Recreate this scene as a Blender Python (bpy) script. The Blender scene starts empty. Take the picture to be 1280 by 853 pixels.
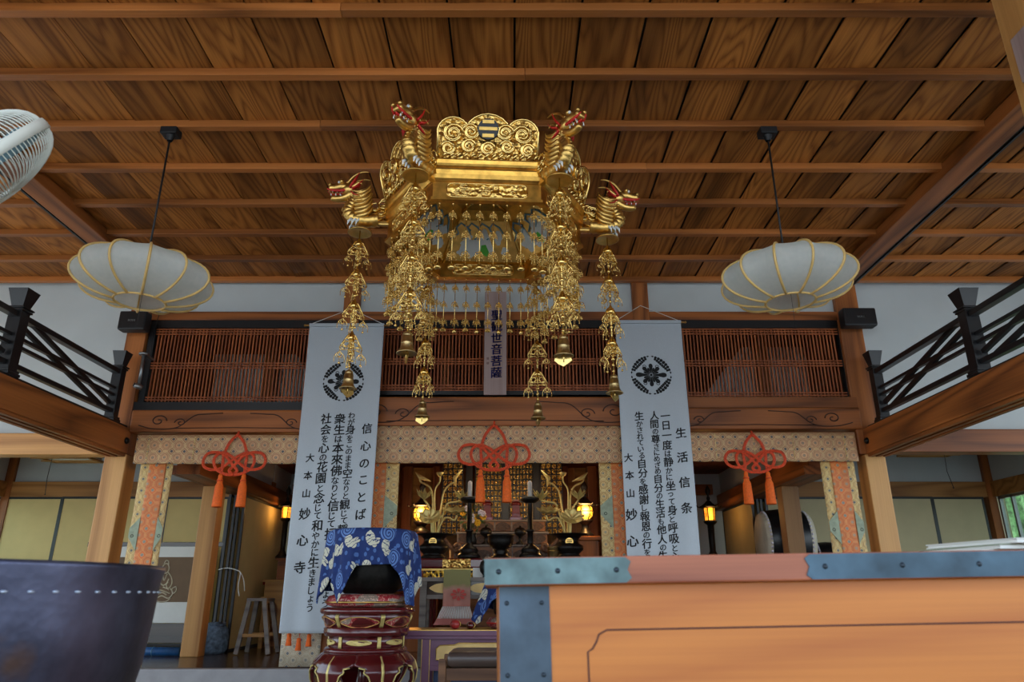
import bpy, bmesh, math, random
from mathutils import Vector, Matrix, Euler
R = math.radians
PI = math.pi
sin, cos = math.sin, math.cos
rnd = random.Random(7)
col = bpy.context.scene.collection
scene = bpy.context.scene

# ---------------------------------------------------------------- camera
F, PITCH, CZ = 900.0, R(19.4), 0.9
SP, CP = sin(PITCH), cos(PITCH)
cam_d = bpy.data.cameras.new('camera')
cam = bpy.data.objects.new('camera', cam_d); col.objects.link(cam)
cam.location = (0, 0, CZ); cam.rotation_euler = (PI/2 + PITCH, 0, 0)
cam_d.sensor_width = 36; cam_d.lens = 36*F/1280; cam_d.clip_start = .02
cam_d.dof.use_dof = True; cam_d.dof.focus_distance = 7.0; cam_d.dof.aperture_fstop = 4.5
scene.camera = cam

def P(px, py, Y):
    """world point on the plane y=Y seen at photo pixel (px,py) - used only to read sizes off the photograph"""
    u = (px-640)/F; v = (426.5-py)/F
    d = Vector((u, CP - v*SP, SP + v*CP))
    t = Y/d.y
    return Vector((d.x*t, Y, CZ + d.z*t))
def ZY(py, Y): return P(640, py, Y).z
def XY(px, py, Y): return P(px, py, Y).x
def PZ(px, py, z):
    u = (px-640)/F; v = (426.5-py)/F
    d = Vector((u, CP - v*SP, SP + v*CP)); t = (z-CZ)/d.z
    return Vector((d.x*t, d.y*t, z))

# ---------------------------------------------------------------- mesh builder
class MB:
    def __init__(s): s.v = []; s.f = []; s.r = []; s.uv = {}; s.sm = set(); s.val = 0.0; s.mi = 0; s.mis = []
    def face(s, idx, smooth=False):
        if smooth: s.sm.add(len(s.f))
        s.f.append(tuple(idx)); s.r.append(s.val); s.mis.append(s.mi)
    def add(s, vs, fs, smooth=False):
        b = len(s.v); s.v += [Vector(p) for p in vs]
        for f in fs: s.face([b+i for i in f], smooth)
        return b
    def box(s, x0, x1, y0, y1, z0, z1, M=None, c=0.0):
        if c:
            c = min(c, (x1-x0)*.45, (y1-y0)*.45, (z1-z0)*.45)
            bm = bmesh.new(); bmesh.ops.create_cube(bm, size=1)
            for v in bm.verts: v.co = Vector(((x0+x1)/2+v.co.x*(x1-x0), (y0+y1)/2+v.co.y*(y1-y0), (z0+z1)/2+v.co.z*(z1-z0)))
            bmesh.ops.bevel(bm, geom=bm.edges[:], offset=c, segments=2, affect='EDGES', profile=.6)
            bm.verts.index_update()
            vs = [v.co.copy() for v in bm.verts]; fs = [[v.index for v in f.verts] for f in bm.faces]; bm.free()
        else:
            vs = [Vector((x, y, z)) for x in (x0, x1) for y in (y0, y1) for z in (z0, z1)]
            fs = [(0,1,3,2),(4,6,7,5),(0,4,5,1),(2,3,7,6),(0,2,6,4),(1,5,7,3)]
        if M: vs = [M @ p for p in vs]
        s.add(vs, fs)
    def bar(s, a, b, w, h, up=(0,0,1), c=0.0):
        a, b = Vector(a), Vector(b); d = b-a; L = d.length; d.normalize()
        u = Vector(up); sd = d.cross(u)
        if sd.length < 1e-4: sd = d.cross(Vector((1,0,0)))
        sd.normalize(); u = sd.cross(d)
        M = Matrix((( d.x, sd.x, u.x, a.x),( d.y, sd.y, u.y, a.y),( d.z, sd.z, u.z, a.z),(0,0,0,1)))
        s.box(0, L, -w/2, w/2, -h/2, h/2, M, c)
    def tube(s, pts, r, n=6, closed=False, caps=True, flat=1.0):
        pts = [Vector(p) for p in pts]; N = len(pts)
        rs = r if isinstance(r, (list, tuple)) else [r]*N
        t0 = None; rings = []
        for i in range(N):
            if closed: t = pts[(i+1) % N]-pts[i-1]
            else: t = pts[min(i+1, N-1)]-pts[max(i-1, 0)]
            if t.length < 1e-9: t = Vector((0,0,1))
            t.normalize()
            if t0 is None:
                a = Vector((0,0,1)) if abs(t.z) < .9 else Vector((1,0,0))
                u = t.cross(a).normalized()
            else:
                u = u - t*u.dot(t)
                if u.length < 1e-6: u = t.orthogonal()
                u.normalize()
            t0 = t; w = t.cross(u)
            b = len(s.v)
            for k in range(n):
                an = 2*PI*k/n
                s.v.append(pts[i] + u*(cos(an)*rs[i]) + w*(sin(an)*rs[i]*flat))
            rings.append(b)
        M = N if closed else N-1
        for i in range(M):
            a, b = rings[i], rings[(i+1) % N]
            for k in range(n): s.face((a+k, a+(k+1) % n, b+(k+1) % n, b+k), True)
        if caps and not closed:
            s.face([rings[0]+k for k in range(n)][::-1]); s.face([rings[-1]+k for k in range(n)])
    def lathe(s, prof, n=24, M=None, cx=0, cy=0, cz=0, smooth=True, lobe=None):
        """prof: list of (r,z); poles where r==0"""
        rings = []
        for (r, z) in prof:
            if r <= 1e-6:
                p = Vector((cx, cy, cz+z)); s.v.append(M @ p if M else p); rings.append((len(s.v)-1, 1))
            else:
                b = len(s.v)
                for k in range(n):
                    a = 2*PI*k/n; rr = r*(lobe(a) if lobe else 1)
                    p = Vector((cx+rr*cos(a), cy+rr*sin(a), cz+z)); s.v.append(M @ p if M else p)
                rings.append((b, n))
        for (a, na), (b, nb) in zip(rings, rings[1:]):
            for k in range(n):
                k2 = (k+1) % n
                if na == 1 and nb == 1: continue
                if na == 1: s.face((a, b+k2, b+k), smooth)
                elif nb == 1: s.face((a+k, a+k2, b), smooth)
                else: s.face((a+k, a+k2, b+k2, b+k), smooth)
    def sphere(s, c, r, n=10, m=6, sc=(1,1,1), M=None):
        pr = [(r*sin(PI*i/m), -r*cos(PI*i/m)) for i in range(m+1)]
        pr[0] = (0, -r); pr[-1] = (0, r)
        b = len(s.v); s.lathe(pr, n)
        for i in range(b, len(s.v)):
            p = s.v[i]; p = Vector((p.x*sc[0], p.y*sc[1], p.z*sc[2]))
            if M: p = M @ p
            s.v[i] = p + Vector(c)
    def prism(s, poly, d0, d1, fr):
        """extrude 2d polygon; fr(u,v,d)->world"""
        n = len(poly); b = len(s.v)
        for d in (d0, d1):
            for (u, v) in poly: s.v.append(Vector(fr(u, v, d)))
        s.face([b+i for i in range(n)][::-1]); s.face([b+n+i for i in range(n)])
        for i in range(n): s.face((b+i, b+(i+1) % n, b+n+(i+1) % n, b+n+i))
    def grid(s, nu, nv, fn, smooth=True, wrap=False, uvfn=None):
        b = len(s.v); W = nu if wrap else nu+1
        for j in range(nv+1):
            for i in range(W): s.v.append(Vector(fn(i/nu, j/nv)))
        for j in range(nv):
            for i in range(nu):
                i2 = (i+1) % W
                if uvfn: s.uv[len(s.f)] = [uvfn(i/nu, j/nv), uvfn((i+1)/nu, j/nv), uvfn((i+1)/nu, (j+1)/nv), uvfn(i/nu, (j+1)/nv)]
                s.face((b+j*W+i, b+j*W+i2, b+(j+1)*W+i2, b+(j+1)*W+i), smooth)
    def xf(s, M, start=0):
        for i in range(start, len(s.v)): s.v[i] = M @ s.v[i]
    def merge(s, o, M=None):
        b = len(s.v); s.v += [(M @ p) if M else p.copy() for p in o.v]
        for i, f in enumerate(o.f):
            if i in o.sm: s.sm.add(len(s.f))
            if i in o.uv: s.uv[len(s.f)] = o.uv[i]
            s.f.append(tuple(b+k for k in f)); s.r.append(o.r[i]); s.mis.append(o.mis[i])
    def build(s, name, mat, parent=None, recalc=True, solid=0, bevel=0, smooth=None, raw=False):
        off = ORG.get(parent.name, Vector()) if parent and not raw else Vector()
        me = bpy.data.meshes.new(name)
        me.from_pydata([tuple(p-off) for p in s.v], [], s.f)
        if s.uv:
            ul = me.uv_layers.new(name='UVMap')
            for fi, q in s.uv.items():
                pl = me.polygons[fi]
                for li, t in zip(pl.loop_indices, q): ul.data[li].uv = t
        at = me.attributes.new('rnd', 'FLOAT', 'FACE')
        at.data.foreach_set('value', s.r)
        me.polygons.foreach_set('use_smooth', [(i in s.sm) if smooth is None else smooth for i in range(len(s.f))])
        mats = mat if isinstance(mat, list) else [mat]
        for m in mats: me.materials.append(m)
        if len(mats) > 1: me.polygons.foreach_set('material_index', s.mis)
        if recalc:
            bm = bmesh.new(); bm.from_mesh(me); bmesh.ops.recalc_face_normals(bm, faces=bm.faces[:]); bm.to_mesh(me); bm.free()
        me.update()
        o = bpy.data.objects.new(name, me); col.objects.link(o)
        if parent:
            o.parent = parent; ORG[o.name] = off
        if solid:
            md = o.modifiers.new('solid', 'SOLIDIFY'); md.thickness = solid; md.offset = 0
        if bevel:
            md = o.modifiers.new('bev', 'BEVEL'); md.width = bevel; md.segments = 2; md.limit_method = 'ANGLE'
        return o
ORG = {}
def tag(o, label, cat, group=None, kind=None):
    side = lambda x: ' '.join({'west': 'left', 'east': 'right'}.get(w_, w_) for w_ in x.split(' ')) if x else x
    label, group = side(label), side(group)
    o['label'] = label; o['category'] = cat
    if group: o['group'] = group
    if kind: o['kind'] = kind
    return o
def thing(name, loc, label, cat, group=None, raw=False):
    o = bpy.data.objects.new(name, None); col.objects.link(o); o.location = loc; o.empty_display_size = .1
    ORG[o.name] = Vector((0,0,0)) if raw else Vector(loc)
    return tag(o, label, cat, group)
def struct(name, mb, mat, **k):
    o = mb.build(name, mat, **k); o['kind'] = 'structure'; return o
def copy_tree(o, parent=None):
    c = o.copy(); col.objects.link(c)
    if parent: c.parent = parent
    for ch in [x for x in col.objects if x.parent == o]: copy_tree(ch, c)
    return c
def spline(pts, n=8, closed=False):
    pts = [Vector(p) for p in pts]; N = len(pts); out = []
    for i in range(N if closed else N-1):
        if closed: p0, p1, p2, p3 = pts[i-1], pts[i], pts[(i+1) % N], pts[(i+2) % N]
        else: p0, p1, p2, p3 = pts[max(i-1,0)], pts[i], pts[i+1], pts[min(i+2,N-1)]
        for k in range(n):
            t = k/n
            out.append(.5*((2*p1)+(p2-p0)*t+(2*p0-5*p1+4*p2-p3)*t*t+(3*p1-p0-3*p2+p3)*t**3))
    if not closed: out.append(pts[-1])
    return out

# ---------------------------------------------------------------- materials
def S(r, g, b):
    f = lambda c: (c/255/12.92) if c/255 <= .04045 else ((c/255+.055)/1.055)**2.4
    return (f(r), f(g), f(b), 1)
class NT:
    def __init__(s, name):
        s.m = bpy.data.materials.new(name); s.m.use_nodes = True
        s.t = s.m.node_tree; s.b = s.t.nodes['Principled BSDF']
    def n(s, typ, **k):
        nd = s.t.nodes.new(typ)
        for a, v in k.items():
            if a == 'ins':
                for i, x in v.items(): s.put(nd.inputs[i], x)
            else: setattr(nd, a, v)
        return nd
    def put(s, sock, x):
        if isinstance(x, bpy.types.NodeSocket): s.t.links.new(x, sock)
        else: sock.default_value = x
    def math(s, op, a, b=0.0, c=None):
        nd = s.t.nodes.new('ShaderNodeMath'); nd.operation = op
        s.put(nd.inputs[0], a); s.put(nd.inputs[1], b)
        if c is not None: s.put(nd.inputs[2], c)
        return nd.outputs[0]
    def ramp(s, fac, stops, interp='LINEAR'):
        nd = s.t.nodes.new('ShaderNodeValToRGB'); cr = nd.color_ramp; cr.interpolation = interp
        while len(cr.elements) < len(stops): cr.elements.new(.5)
        for e, (p, c) in zip(cr.elements, stops): e.position = p; e.color = c
        s.put(nd.inputs[0], fac); return nd.outputs[0]
    def mix(s, fac, a, b, mode='MIX'):
        nd = s.t.nodes.new('ShaderNodeMix'); nd.data_type = 'RGBA'; nd.blend_type = mode
        s.put(nd.inputs[0], fac); s.put(nd.inputs[6], a); s.put(nd.inputs[7], b); return nd.outputs[2]
    def set(s, **k):
        for a, v in k.items():
            s.put(s.b.inputs[{'color':'Base Color','rough':'Roughness','metal':'Metallic','emit':'Emission Color','es':'Emission Strength','spec':'Specular IOR Level','normal':'Normal','coat':'Coat Weight','trans':'Transmission Weight','sub':'Subsurface Weight','alpha':'Alpha','sheen':'Sheen Weight'}[a]], v)
        return s.m
    def bump(s, h, strength=.3, dist=.01):
        nd = s.n('ShaderNodeBump', ins={'Height': h, 'Strength': strength, 'Distance': dist}); s.put(s.b.inputs['Normal'], nd.outputs[0])
def plain(name, c, rough=.5, metal=0, noise=.08, nscale=8, bump=0, **k):
    t = NT(name)
    tc = t.n('ShaderNodeTexCoord')
    nz = t.n('ShaderNodeTexNoise', ins={'Vector': tc.outputs['Object'], 'Scale': nscale, 'Detail': 4.0})
    a = tuple(x*(1-noise*1.6) for x in c[:3])+(1,); b = tuple(min(1, x*(1+noise*1.6)) for x in c[:3])+(1,)
    colr = t.ramp(nz.outputs['Fac'], [(.3, a), (.7, b)])
    if bump: t.bump(nz.outputs['Fac'], bump, .01)
    return t.set(color=colr, rough=rough, metal=metal, **k)
def wood(name, dark, light, axis='X', scale=1.0, rough=.5, freq=16, contrast=1.0, spec=.35, var=.25, stain=0):
    t = NT(name); tc = t.n('ShaderNodeTexCoord')
    at = t.n('ShaderNodeAttribute', attribute_name='rnd')
    sc = {'X': (.22, 2.2, 2.2), 'Y': (2.2, .22, 2.2), 'Z': (2.2, 2.2, .22)}[axis]
    off = t.n('ShaderNodeCombineXYZ', ins={0: t.math('MULTIPLY', at.outputs['Fac'], 37.0), 1: t.math('MULTIPLY', at.outputs['Fac'], 61.0), 2: t.math('MULTIPLY', at.outputs['Fac'], 17.0)})
    mp = t.n('ShaderNodeMapping', ins={'Vector': tc.outputs['Object'], 'Scale': tuple(x*scale for x in sc), 'Location': off.outputs[0]})
    n1 = t.n('ShaderNodeTexNoise', ins={'Vector': mp.outputs[0], 'Scale': 1.0, 'Detail': 1.5, 'Roughness': .4})
    ring = t.math('MULTIPLY_ADD', t.math('SINE', t.math('MULTIPLY', n1.outputs['Fac'], freq*6.28/2)), .5, .5)
    ring = t.math('POWER', ring, .55)
    mp2 = t.n('ShaderNodeMapping', ins={'Vector': tc.outputs['Object'], 'Scale': tuple(x*scale*(6 if x < 1 else 32) for x in sc)})
    n2 = t.n('ShaderNodeTexNoise', ins={'Vector': mp2.outputs[0], 'Scale': 1.0, 'Detail': 3.0})
    fac = t.math('ADD', t.math('MULTIPLY', ring, .55*contrast), t.math('MULTIPLY', n2.outputs['Fac'], .5))
    c = t.ramp(fac, [(.15, dark), (.85, light)])
    v = t.math('MULTIPLY_ADD', at.outputs['Fac'], 2*var, 1-var)
    cc = t.n('ShaderNodeVectorMath', operation='SCALE', ins={0: c, 'Scale': v}).outputs[0]
    if stain:
        n3 = t.n('ShaderNodeTexNoise', ins={'Vector': mp.outputs[0], 'Scale': .7, 'Detail': 3.0})
        sfac = t.ramp(n3.outputs['Fac'], [(.48, (0,0,0,1)), (.72, (1,1,1,1))])
        cc = t.mix(t.math('MULTIPLY', sfac, stain), cc, tuple(x*.28 for x in dark[:3])+(1,))
    t.bump(fac, .08, .004)
    return t.set(color=cc, rough=rough, spec=spec)
def octo(name, uv, cols, s=6.5, rough=.55):
    """woven brocade of octagons holding roundels; cols: ground, line, roundel, heart, square"""
    t = NT(name); tc = t.n('ShaderNodeTexCoord')
    sep = t.n('ShaderNodeSeparateXYZ', ins={0: tc.outputs['Object']})
    a, b = (sep.outputs[uv[0]], sep.outputs[uv[1]])
    fx = t.math('ABSOLUTE', t.math('SUBTRACT', t.math('FRACT', t.math('MULTIPLY', a, s)), .5))
    fy = t.math('ABSOLUTE', t.math('SUBTRACT', t.math('FRACT', t.math('MULTIPLY', b, s)), .5))
    d8 = t.math('MAXIMUM', t.math('MAXIMUM', fx, fy), t.math('MULTIPLY', t.math('ADD', fx, fy), .7071))
    r = t.math('SQRT', t.math('ADD', t.math('MULTIPLY', fx, fx), t.math('MULTIPLY', fy, fy)))
    g, l, ro, h, sq = cols
    c1 = t.ramp(r, [(0, l), (.035, h), (.10, l), (.13, ro), (.21, l), (.245, g), (.285, ro), (.345, l), (.375, g)], 'CONSTANT')
    c2 = t.ramp(d8, [(0, g), (.405, l), (.455, g), (.475, l), (.50, sq), (.56, l), (.60, h)], 'CONSTANT')
    m = t.math('GREATER_THAN', d8, .385)
    c = t.mix(m, c1, c2)
    nz = t.n('ShaderNodeTexNoise', ins={'Vector': tc.outputs['Object'], 'Scale': 90.0, 'Detail': 2.0})
    nz2 = t.n('ShaderNodeTexNoise', ins={'Vector': tc.outputs['Object'], 'Scale': 3.5, 'Detail': 2.0})
    k = t.math('MULTIPLY_ADD', nz.outputs['Fac'], .6, .75)
    k = t.math('MULTIPLY', k, t.math('MULTIPLY_ADD', nz2.outputs['Fac'], .8, .6))
    c = t.n('ShaderNodeVectorMath', operation='SCALE', ins={0: c, 'Scale': k}).outputs[0]
    t.bump(nz.outputs['Fac'], .15, .003)
    return t.set(color=c, rough=rough, sheen=.1)

M = {}
M['cedar'] = wood('cedar_dark', S(96,52,24), S(168,98,48), 'X', rough=.42)
M['cedar_y'] = wood('cedar_depthwise', S(100,54,24), S(176,104,50), 'Y', rough=.42)
M['cedar_z'] = wood('cedar_upright', S(105,58,28), S(180,108,55), 'Z', rough=.42)
M['joist'] = wood('joist_wood', S(112,64,28), S(182,112,56), 'X', rough=.4, freq=8)
M['board'] = wood('ceiling_board', S(118,66,24), S(192,124,58), 'Y', scale=1.9, rough=.55, freq=30, var=.24, stain=.75, contrast=.75, spec=.2)
M['hinoki'] = wood('cypress_post', S(158,106,54), S(206,154,92), 'Z', rough=.4, freq=8)
M['hinoki_x'] = wood('cypress_beam', S(160,104,52), S(212,156,92), 'X', rough=.4, freq=10)
M['nageshi'] = wood('nageshi_wood', S(136,88,42), S(186,130,72), 'X', rough=.45)
M['keyaki'] = wood('zelkova_box', S(164,90,34), S(198,122,50), 'X', scale=1.3, rough=.4, freq=12, contrast=.5, spec=.4)
M['keyaki_rim'] = wood('zelkova_rim', S(120,56,32), S(168,94,60), 'X', scale=2.2, rough=.4, freq=16, spec=.5)
M['darkwood'] = wood('dark_floorboard', S(42,30,24), S(78,60,48), 'X', rough=.22, spec=.5)
M['tanpost'] = wood('tan_post_wood', S(120,84,50), S(168,124,78), 'Z', rough=.45, freq=8)
M['greywood'] = wood('grey_weathered_wood', S(92,84,80), S(140,130,122), 'X', rough=.6)
M['brownwood'] = wood('altar_brown_wood', S(82,52,32), S(132,92,62), 'X', rough=.5)
M['redbrown'] = wood('loft_red_brown', S(84,38,20), S(140,70,40), 'Z', rough=.55)
M['carve'] = plain('carved_line', S(62,30,14), .6)
M['plaster'] = plain('white_plaster', S(192,198,198), .8, noise=.02, nscale=3)
M['tan'] = plain('tan_door_paper', S(218,192,128), .75, noise=.03, nscale=4)
M['black'] = plain('black_lacquer', S(22,22,24), .35, noise=.1)
M['blackmat'] = plain('black_plastic', S(20,20,22), .55)
M['iron'] = plain('dark_bronze', S(34,32,30), .42, .7, noise=.2, nscale=30, bump=.1)
M['lattice'] = wood('lattice_wood', S(126,62,30), S(172,94,50), 'Z', rough=.45, var=.1)
M['gold'] = plain('polished_gold', S(236,200,122), .22, 1, noise=.08, nscale=25)
M['gold2'] = plain('dull_gold', S(214,174,98), .36, 1, noise=.12, nscale=20)
M['deepgold'] = plain('deep_gold_leaf', S(214,164,78), .34, 1, noise=.2, nscale=14)
M['palegold'] = plain('pale_gilt', S(214,194,122), .45, .55, noise=.1, nscale=20)
M['goldrelief'] = None
M['bell'] = plain('brass_bell', S(200,174,120), .36, 1, noise=.12, nscale=40)
M['red'] = plain('vermilion_paint', S(200,36,26), .5)
M['white'] = plain('white_enamel', S(235,235,230), .35, noise=.02)
M['offwhite'] = plain('cream_plastic', S(214,216,206), .4, noise=.03)
M['cord'] = plain('vermilion_cord', S(206,68,26), .65, noise=.3, nscale=90)
M['tassel'] = plain('orange_tassel', S(230,98,18), .7, noise=.1, nscale=60)
M['orangepaper'] = plain('orange_red_cloth', S(210,70,40), .7)
M['rib'] = plain('bamboo_rib', S(222,186,116), .5)
M['redlac'] = plain('red_lacquer', S(84,17,21), .22, noise=.08, coat=.5)
M['purplelac'] = plain('purple_lacquer', S(112,70,96), .35, noise=.06)
M['ink'] = plain('black_ink', S(12,12,15), .8)
M['inkblue'] = plain('blue_ink', S(36,44,150), .8)
M['steel'] = plain('brushed_steel', S(150,152,152), .35, .9)
M['zinc'] = plain('weathered_copper_plate', S(66,88,102), .6, .25, noise=.3, nscale=9, bump=.05)
M['zinc_green'] = plain('green_patina_copper_plate', S(90,112,112), .5, .3, noise=.35, nscale=12, bump=.05)
M['zinc_grey'] = plain('grey_weathered_plate', S(66,80,92), .6, .25, noise=.3, nscale=10, bump=.05)
M['tan_grey'] = plain('grey_tan_door_paper', S(196,184,146), .75, noise=.03, nscale=4)
M['nail'] = plain('plate_nail', S(54,62,70), .4, .7)
M['groove'] = plain('groove_line', S(92,46,26), .6)
M['leather'] = plain('brown_leather', S(74,60,54), .35, noise=.08)
M['blue'] = plain('blue_sheet', S(30,86,140), .5, noise=.2, nscale=14)
M['bluecloth'] = plain('blue_grey_cloth', S(96,112,128), .9, noise=.35, nscale=22)
M['drumskin'] = plain('drum_skin', S(214,206,184), .6)
M['plank'] = wood('name_plank', S(150,126,122), S(186,164,158), 'Z', rough=.6, freq=8, contrast=.5)
M['yellowwood'] = wood('yellow_wood', S(150,102,44), S(190,138,68), 'X', rough=.5)
M['paper'] = plain('white_paper', S(226,226,220), .8, noise=.02)
M['painting'] = plain('brown_painting_silk', S(116,92,68), .75, noise=.05)
M['paleline'] = plain('pale_line_paint', S(206,196,170), .7)
M['palegreen'] = plain('pale_green_silk', S(150,160,136), .6, noise=.1, nscale=30)
M['stone'] = plain('grey_stone_edge', S(150,148,150), .6, noise=.06)
M['tatami'] = plain('hall_floor_mat', S(150,142,118), .8, noise=.05)
M['gravel'] = plain('outside_gravel', S(190,186,178), .9, noise=.1, nscale=2)
M['candle'] = plain('white_candle', S(214,214,210), .5)
M['green'] = plain('leaf_green', S(38,74,40), .5, noise=.2)
M['yellow'] = plain('yellow_flower', S(226,180,40), .5)
M['skyblue'] = plain('pale_blue_paint', S(130,170,190), .6)
M['flowerwhite'] = plain('white_flower', S(220,214,226), .6)
M['glass'] = NT('window_glass').set(color=(.9,1,.95,1), rough=.05, trans=1.0)
M['brocade'] = octo('gold_brocade', (0,2), [S(122,74,48), S(220,184,134), S(188,134,98), S(90,82,82), S(150,94,64)], 7.6)
M['brocade_g'] = octo('yellow_brocade', (0,2), [S(140,98,46), S(232,206,138), S(194,152,92), S(104,100,94), S(164,120,62)], 8.2)
M['brocade_o'] = octo('orange_brocade', (0,2), [S(192,72,22), S(218,150,84), S(196,108,54), S(140,130,116), S(208,86,24)], 7.6)
M['brocade_w'] = octo('pale_brocade', (0,2), [S(150,132,108), S(206,196,172), S(186,170,146), S(110,110,112), S(176,150,120)], 8.2)
def glow(name, c, st, c2=None):
    t = NT(name); tc = t.n('ShaderNodeTexCoord')
    vo = t.n('ShaderNodeTexVoronoi', ins={'Vector': tc.outputs['Object'], 'Scale': 38.0})
    e = t.ramp(vo.outputs['Distance'], [(.1, c), (.75, c2 or c)])
    return t.set(color=c, emit=e, es=st, rough=.6)
M['glow'] = glow('lit_lantern_paper', S(255,190,60), 1.5, S(190,90,10))
M['glow2'] = glow('lit_lantern_gold', S(255,200,60), 2.2, S(120,50,5))
def washi():
    t = NT('lamp_paper'); tc = t.n('ShaderNodeTexCoord')
    n = t.n('ShaderNodeTexNoise', ins={'Vector': tc.outputs['Object'], 'Scale': 30.0, 'Detail': 6.0})
    c = t.ramp(n.outputs['Fac'], [(.3, S(232,238,236)), (.7, S(240,244,242))])
    tr = t.n('ShaderNodeBsdfTranslucent', ins={'Color': c})
    mx = t.n('ShaderNodeMixShader', ins={0: .62, 1: t.b.outputs[0], 2: tr.outputs[0]})
    t.set(color=c, rough=.7)
    t.t.links.new(mx.outputs[0], t.t.nodes['Material Output'].inputs[0]); return t.m
M['washi'] = washi()
def cloth_banner():
    t = NT('banner_cotton'); tc = t.n('ShaderNodeTexCoord')
    n = t.n('ShaderNodeTexNoise', ins={'Vector': tc.outputs['Object'], 'Scale': 260.0, 'Detail': 1.0})
    c = t.ramp(n.outputs['Fac'], [(.3, S(180,188,196)), (.7, S(192,200,208))])
    t.bump(n.outputs['Fac'], .05, .002)
    return t.set(color=c, rough=.85)
M['cotton'] = cloth_banner()
def furoshiki():
    t = NT('navy_rabbit_cloth'); uv = t.n('ShaderNodeUVMap')
    mp = t.n('ShaderNodeMapping', ins={'Vector': uv.outputs[0], 'Scale': (5.6, 5.6, 1)})
    vo = t.n('ShaderNodeTexVoronoi', voronoi_dimensions='2D', ins={'Vector': mp.outputs[0], 'Scale': 1.0, 'Randomness': .62})
    d = t.n('ShaderNodeVectorMath', operation='SUBTRACT', ins={0: mp.outputs[0], 1: vo.outputs['Position']})
    nz = t.n('ShaderNodeTexNoise', ins={'Vector': mp.outputs[0], 'Scale': 3.5, 'Detail': 2.0})
    sp = t.n('ShaderNodeSeparateXYZ', ins={0: d.outputs[0]})
    r = vo.outputs['Distance']
    th = t.math('ARCTAN2', sp.outputs[1], sp.outputs[0])
    spi = t.math('SINE', t.math('ADD', th, t.math('MULTIPLY', r, 46.0)))
    cs = t.n('ShaderNodeSeparateColor', ins={0: vo.outputs['Color']})
    rab = t.math('GREATER_THAN', cs.outputs[0], .42)
    an = t.math('MULTIPLY', cs.outputs[1], 6.28)
    ca, sa = t.math('COSINE', an), t.math('SINE', an)
    x = t.math('ADD', t.math('MULTIPLY', sp.outputs[0], ca), t.math('MULTIPLY', sp.outputs[1], sa))
    y = t.math('SUBTRACT', t.math('MULTIPLY', sp.outputs[1], ca), t.math('MULTIPLY', sp.outputs[0], sa))
    def ell(cx, cy, rx, ry):
        a = t.math('DIVIDE', t.math('SUBTRACT', x, cx), rx); b = t.math('DIVIDE', t.math('SUBTRACT', y, cy), ry)
        return t.math('LESS_THAN', t.math('ADD', t.math('MULTIPLY', a, a), t.math('MULTIPLY', b, b)), 1.0)
    body = t.math('MAXIMUM', t.math('MAXIMUM', ell(-.06, -.05, .32, .235), ell(.22, .1, .17, .15)), t.math('MAXIMUM', ell(.2, .32, .06, .18), ell(.06, .29, .06, .16)))
    body = t.math('MAXIMUM', body, ell(-.34, .02, .07, .06))
    line = t.math('GREATER_THAN', spi, -.35)
    shade = t.math('GREATER_THAN', t.math('SINE', t.math('ADD', t.math('MULTIPLY', x, 38.0), t.math('MULTIPLY', nz.outputs['Fac'], 14.0))), -.86)
    rabm = t.math('MULTIPLY', t.math('MULTIPLY', rab, body), shade)
    swm = t.math('MULTIPLY', t.math('MULTIPLY', t.math('SUBTRACT', 1.0, rab), t.math('LESS_THAN', r, .40)), line)
    vo2 = t.n('ShaderNodeTexVoronoi', voronoi_dimensions='2D', ins={'Vector': mp.outputs[0], 'Scale': 2.3})
    base = t.mix(nz.outputs['Fac'], S(16,38,92), S(22,52,116))
    c = t.mix(t.math('MULTIPLY', t.math('LESS_THAN', vo2.outputs['Distance'], .22), t.math('GREATER_THAN', r, .42)), base, S(74,108,170))
    c = t.mix(swm, c, S(98,132,192)); c = t.mix(rabm, c, S(206,204,184))
    return t.set(color=c, rough=.8)
M['navy'] = furoshiki()
def cushion():
    t = NT('red_brocade_cushion'); tc = t.n('ShaderNodeTexCoord')
    n = t.n('ShaderNodeTexNoise', ins={'Vector': tc.outputs['Object'], 'Scale': 9.0, 'Detail': 1.0})
    n2 = t.n('ShaderNodeTexNoise', ins={'Vector': tc.outputs['Object'], 'Scale': 70.0, 'Detail': 2.0})
    c = t.ramp(n.outputs['Fac'], [(0, S(150,36,44)), (.52, S(168,60,62)), (.56, S(140,124,110))], 'CONSTANT')
    c = t.mix(t.math('GREATER_THAN', n2.outputs['Fac'], .58), c, S(206,170,150))
    return t.set(color=c, rough=.45)
M['cushion'] = cushion()
def relief():
    t = NT('gold_relief'); tc = t.n('ShaderNodeTexCoord')
    n = t.n('ShaderNodeTexNoise', ins={'Vector': tc.outputs['Object'], 'Scale': 22.0, 'Detail': 3.0})
    v = t.n('ShaderNodeTexVoronoi', ins={'Vector': tc.outputs['Object'], 'Scale': 30.0})
    h = t.math('ADD', n.outputs['Fac'], v.outputs['Distance'])
    t.bump(h, .9, .02)
    c = t.ramp(h, [(.35, S(140,96,40)), (.8, S(234,192,108))])
    return t.set(color=c, rough=.28, metal=1.0)
M['goldrelief'] = relief()
def hammered():
    t = NT('hammered_iron'); tc = t.n('ShaderNodeTexCoord')
    v = t.n('ShaderNodeTexVoronoi', ins={'Vector': tc.outputs['Object'], 'Scale': 60.0})
    n = t.n('ShaderNodeTexNoise', ins={'Vector': tc.outputs['Object'], 'Scale': 5.0, 'Detail': 4.0})
    t.bump(t.math('ADD', v.outputs['Distance'], t.math('MULTIPLY', n.outputs['Fac'], .6)), .06, .006)
    c = t.ramp(n.outputs['Fac'], [(.3, S(84,66,62)), (.42, S(66,68,86)), (.7, S(108,112,138))])
    return t.set(color=c, rough=.4, metal=.8)
M['hammer'] = hammered()
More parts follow.
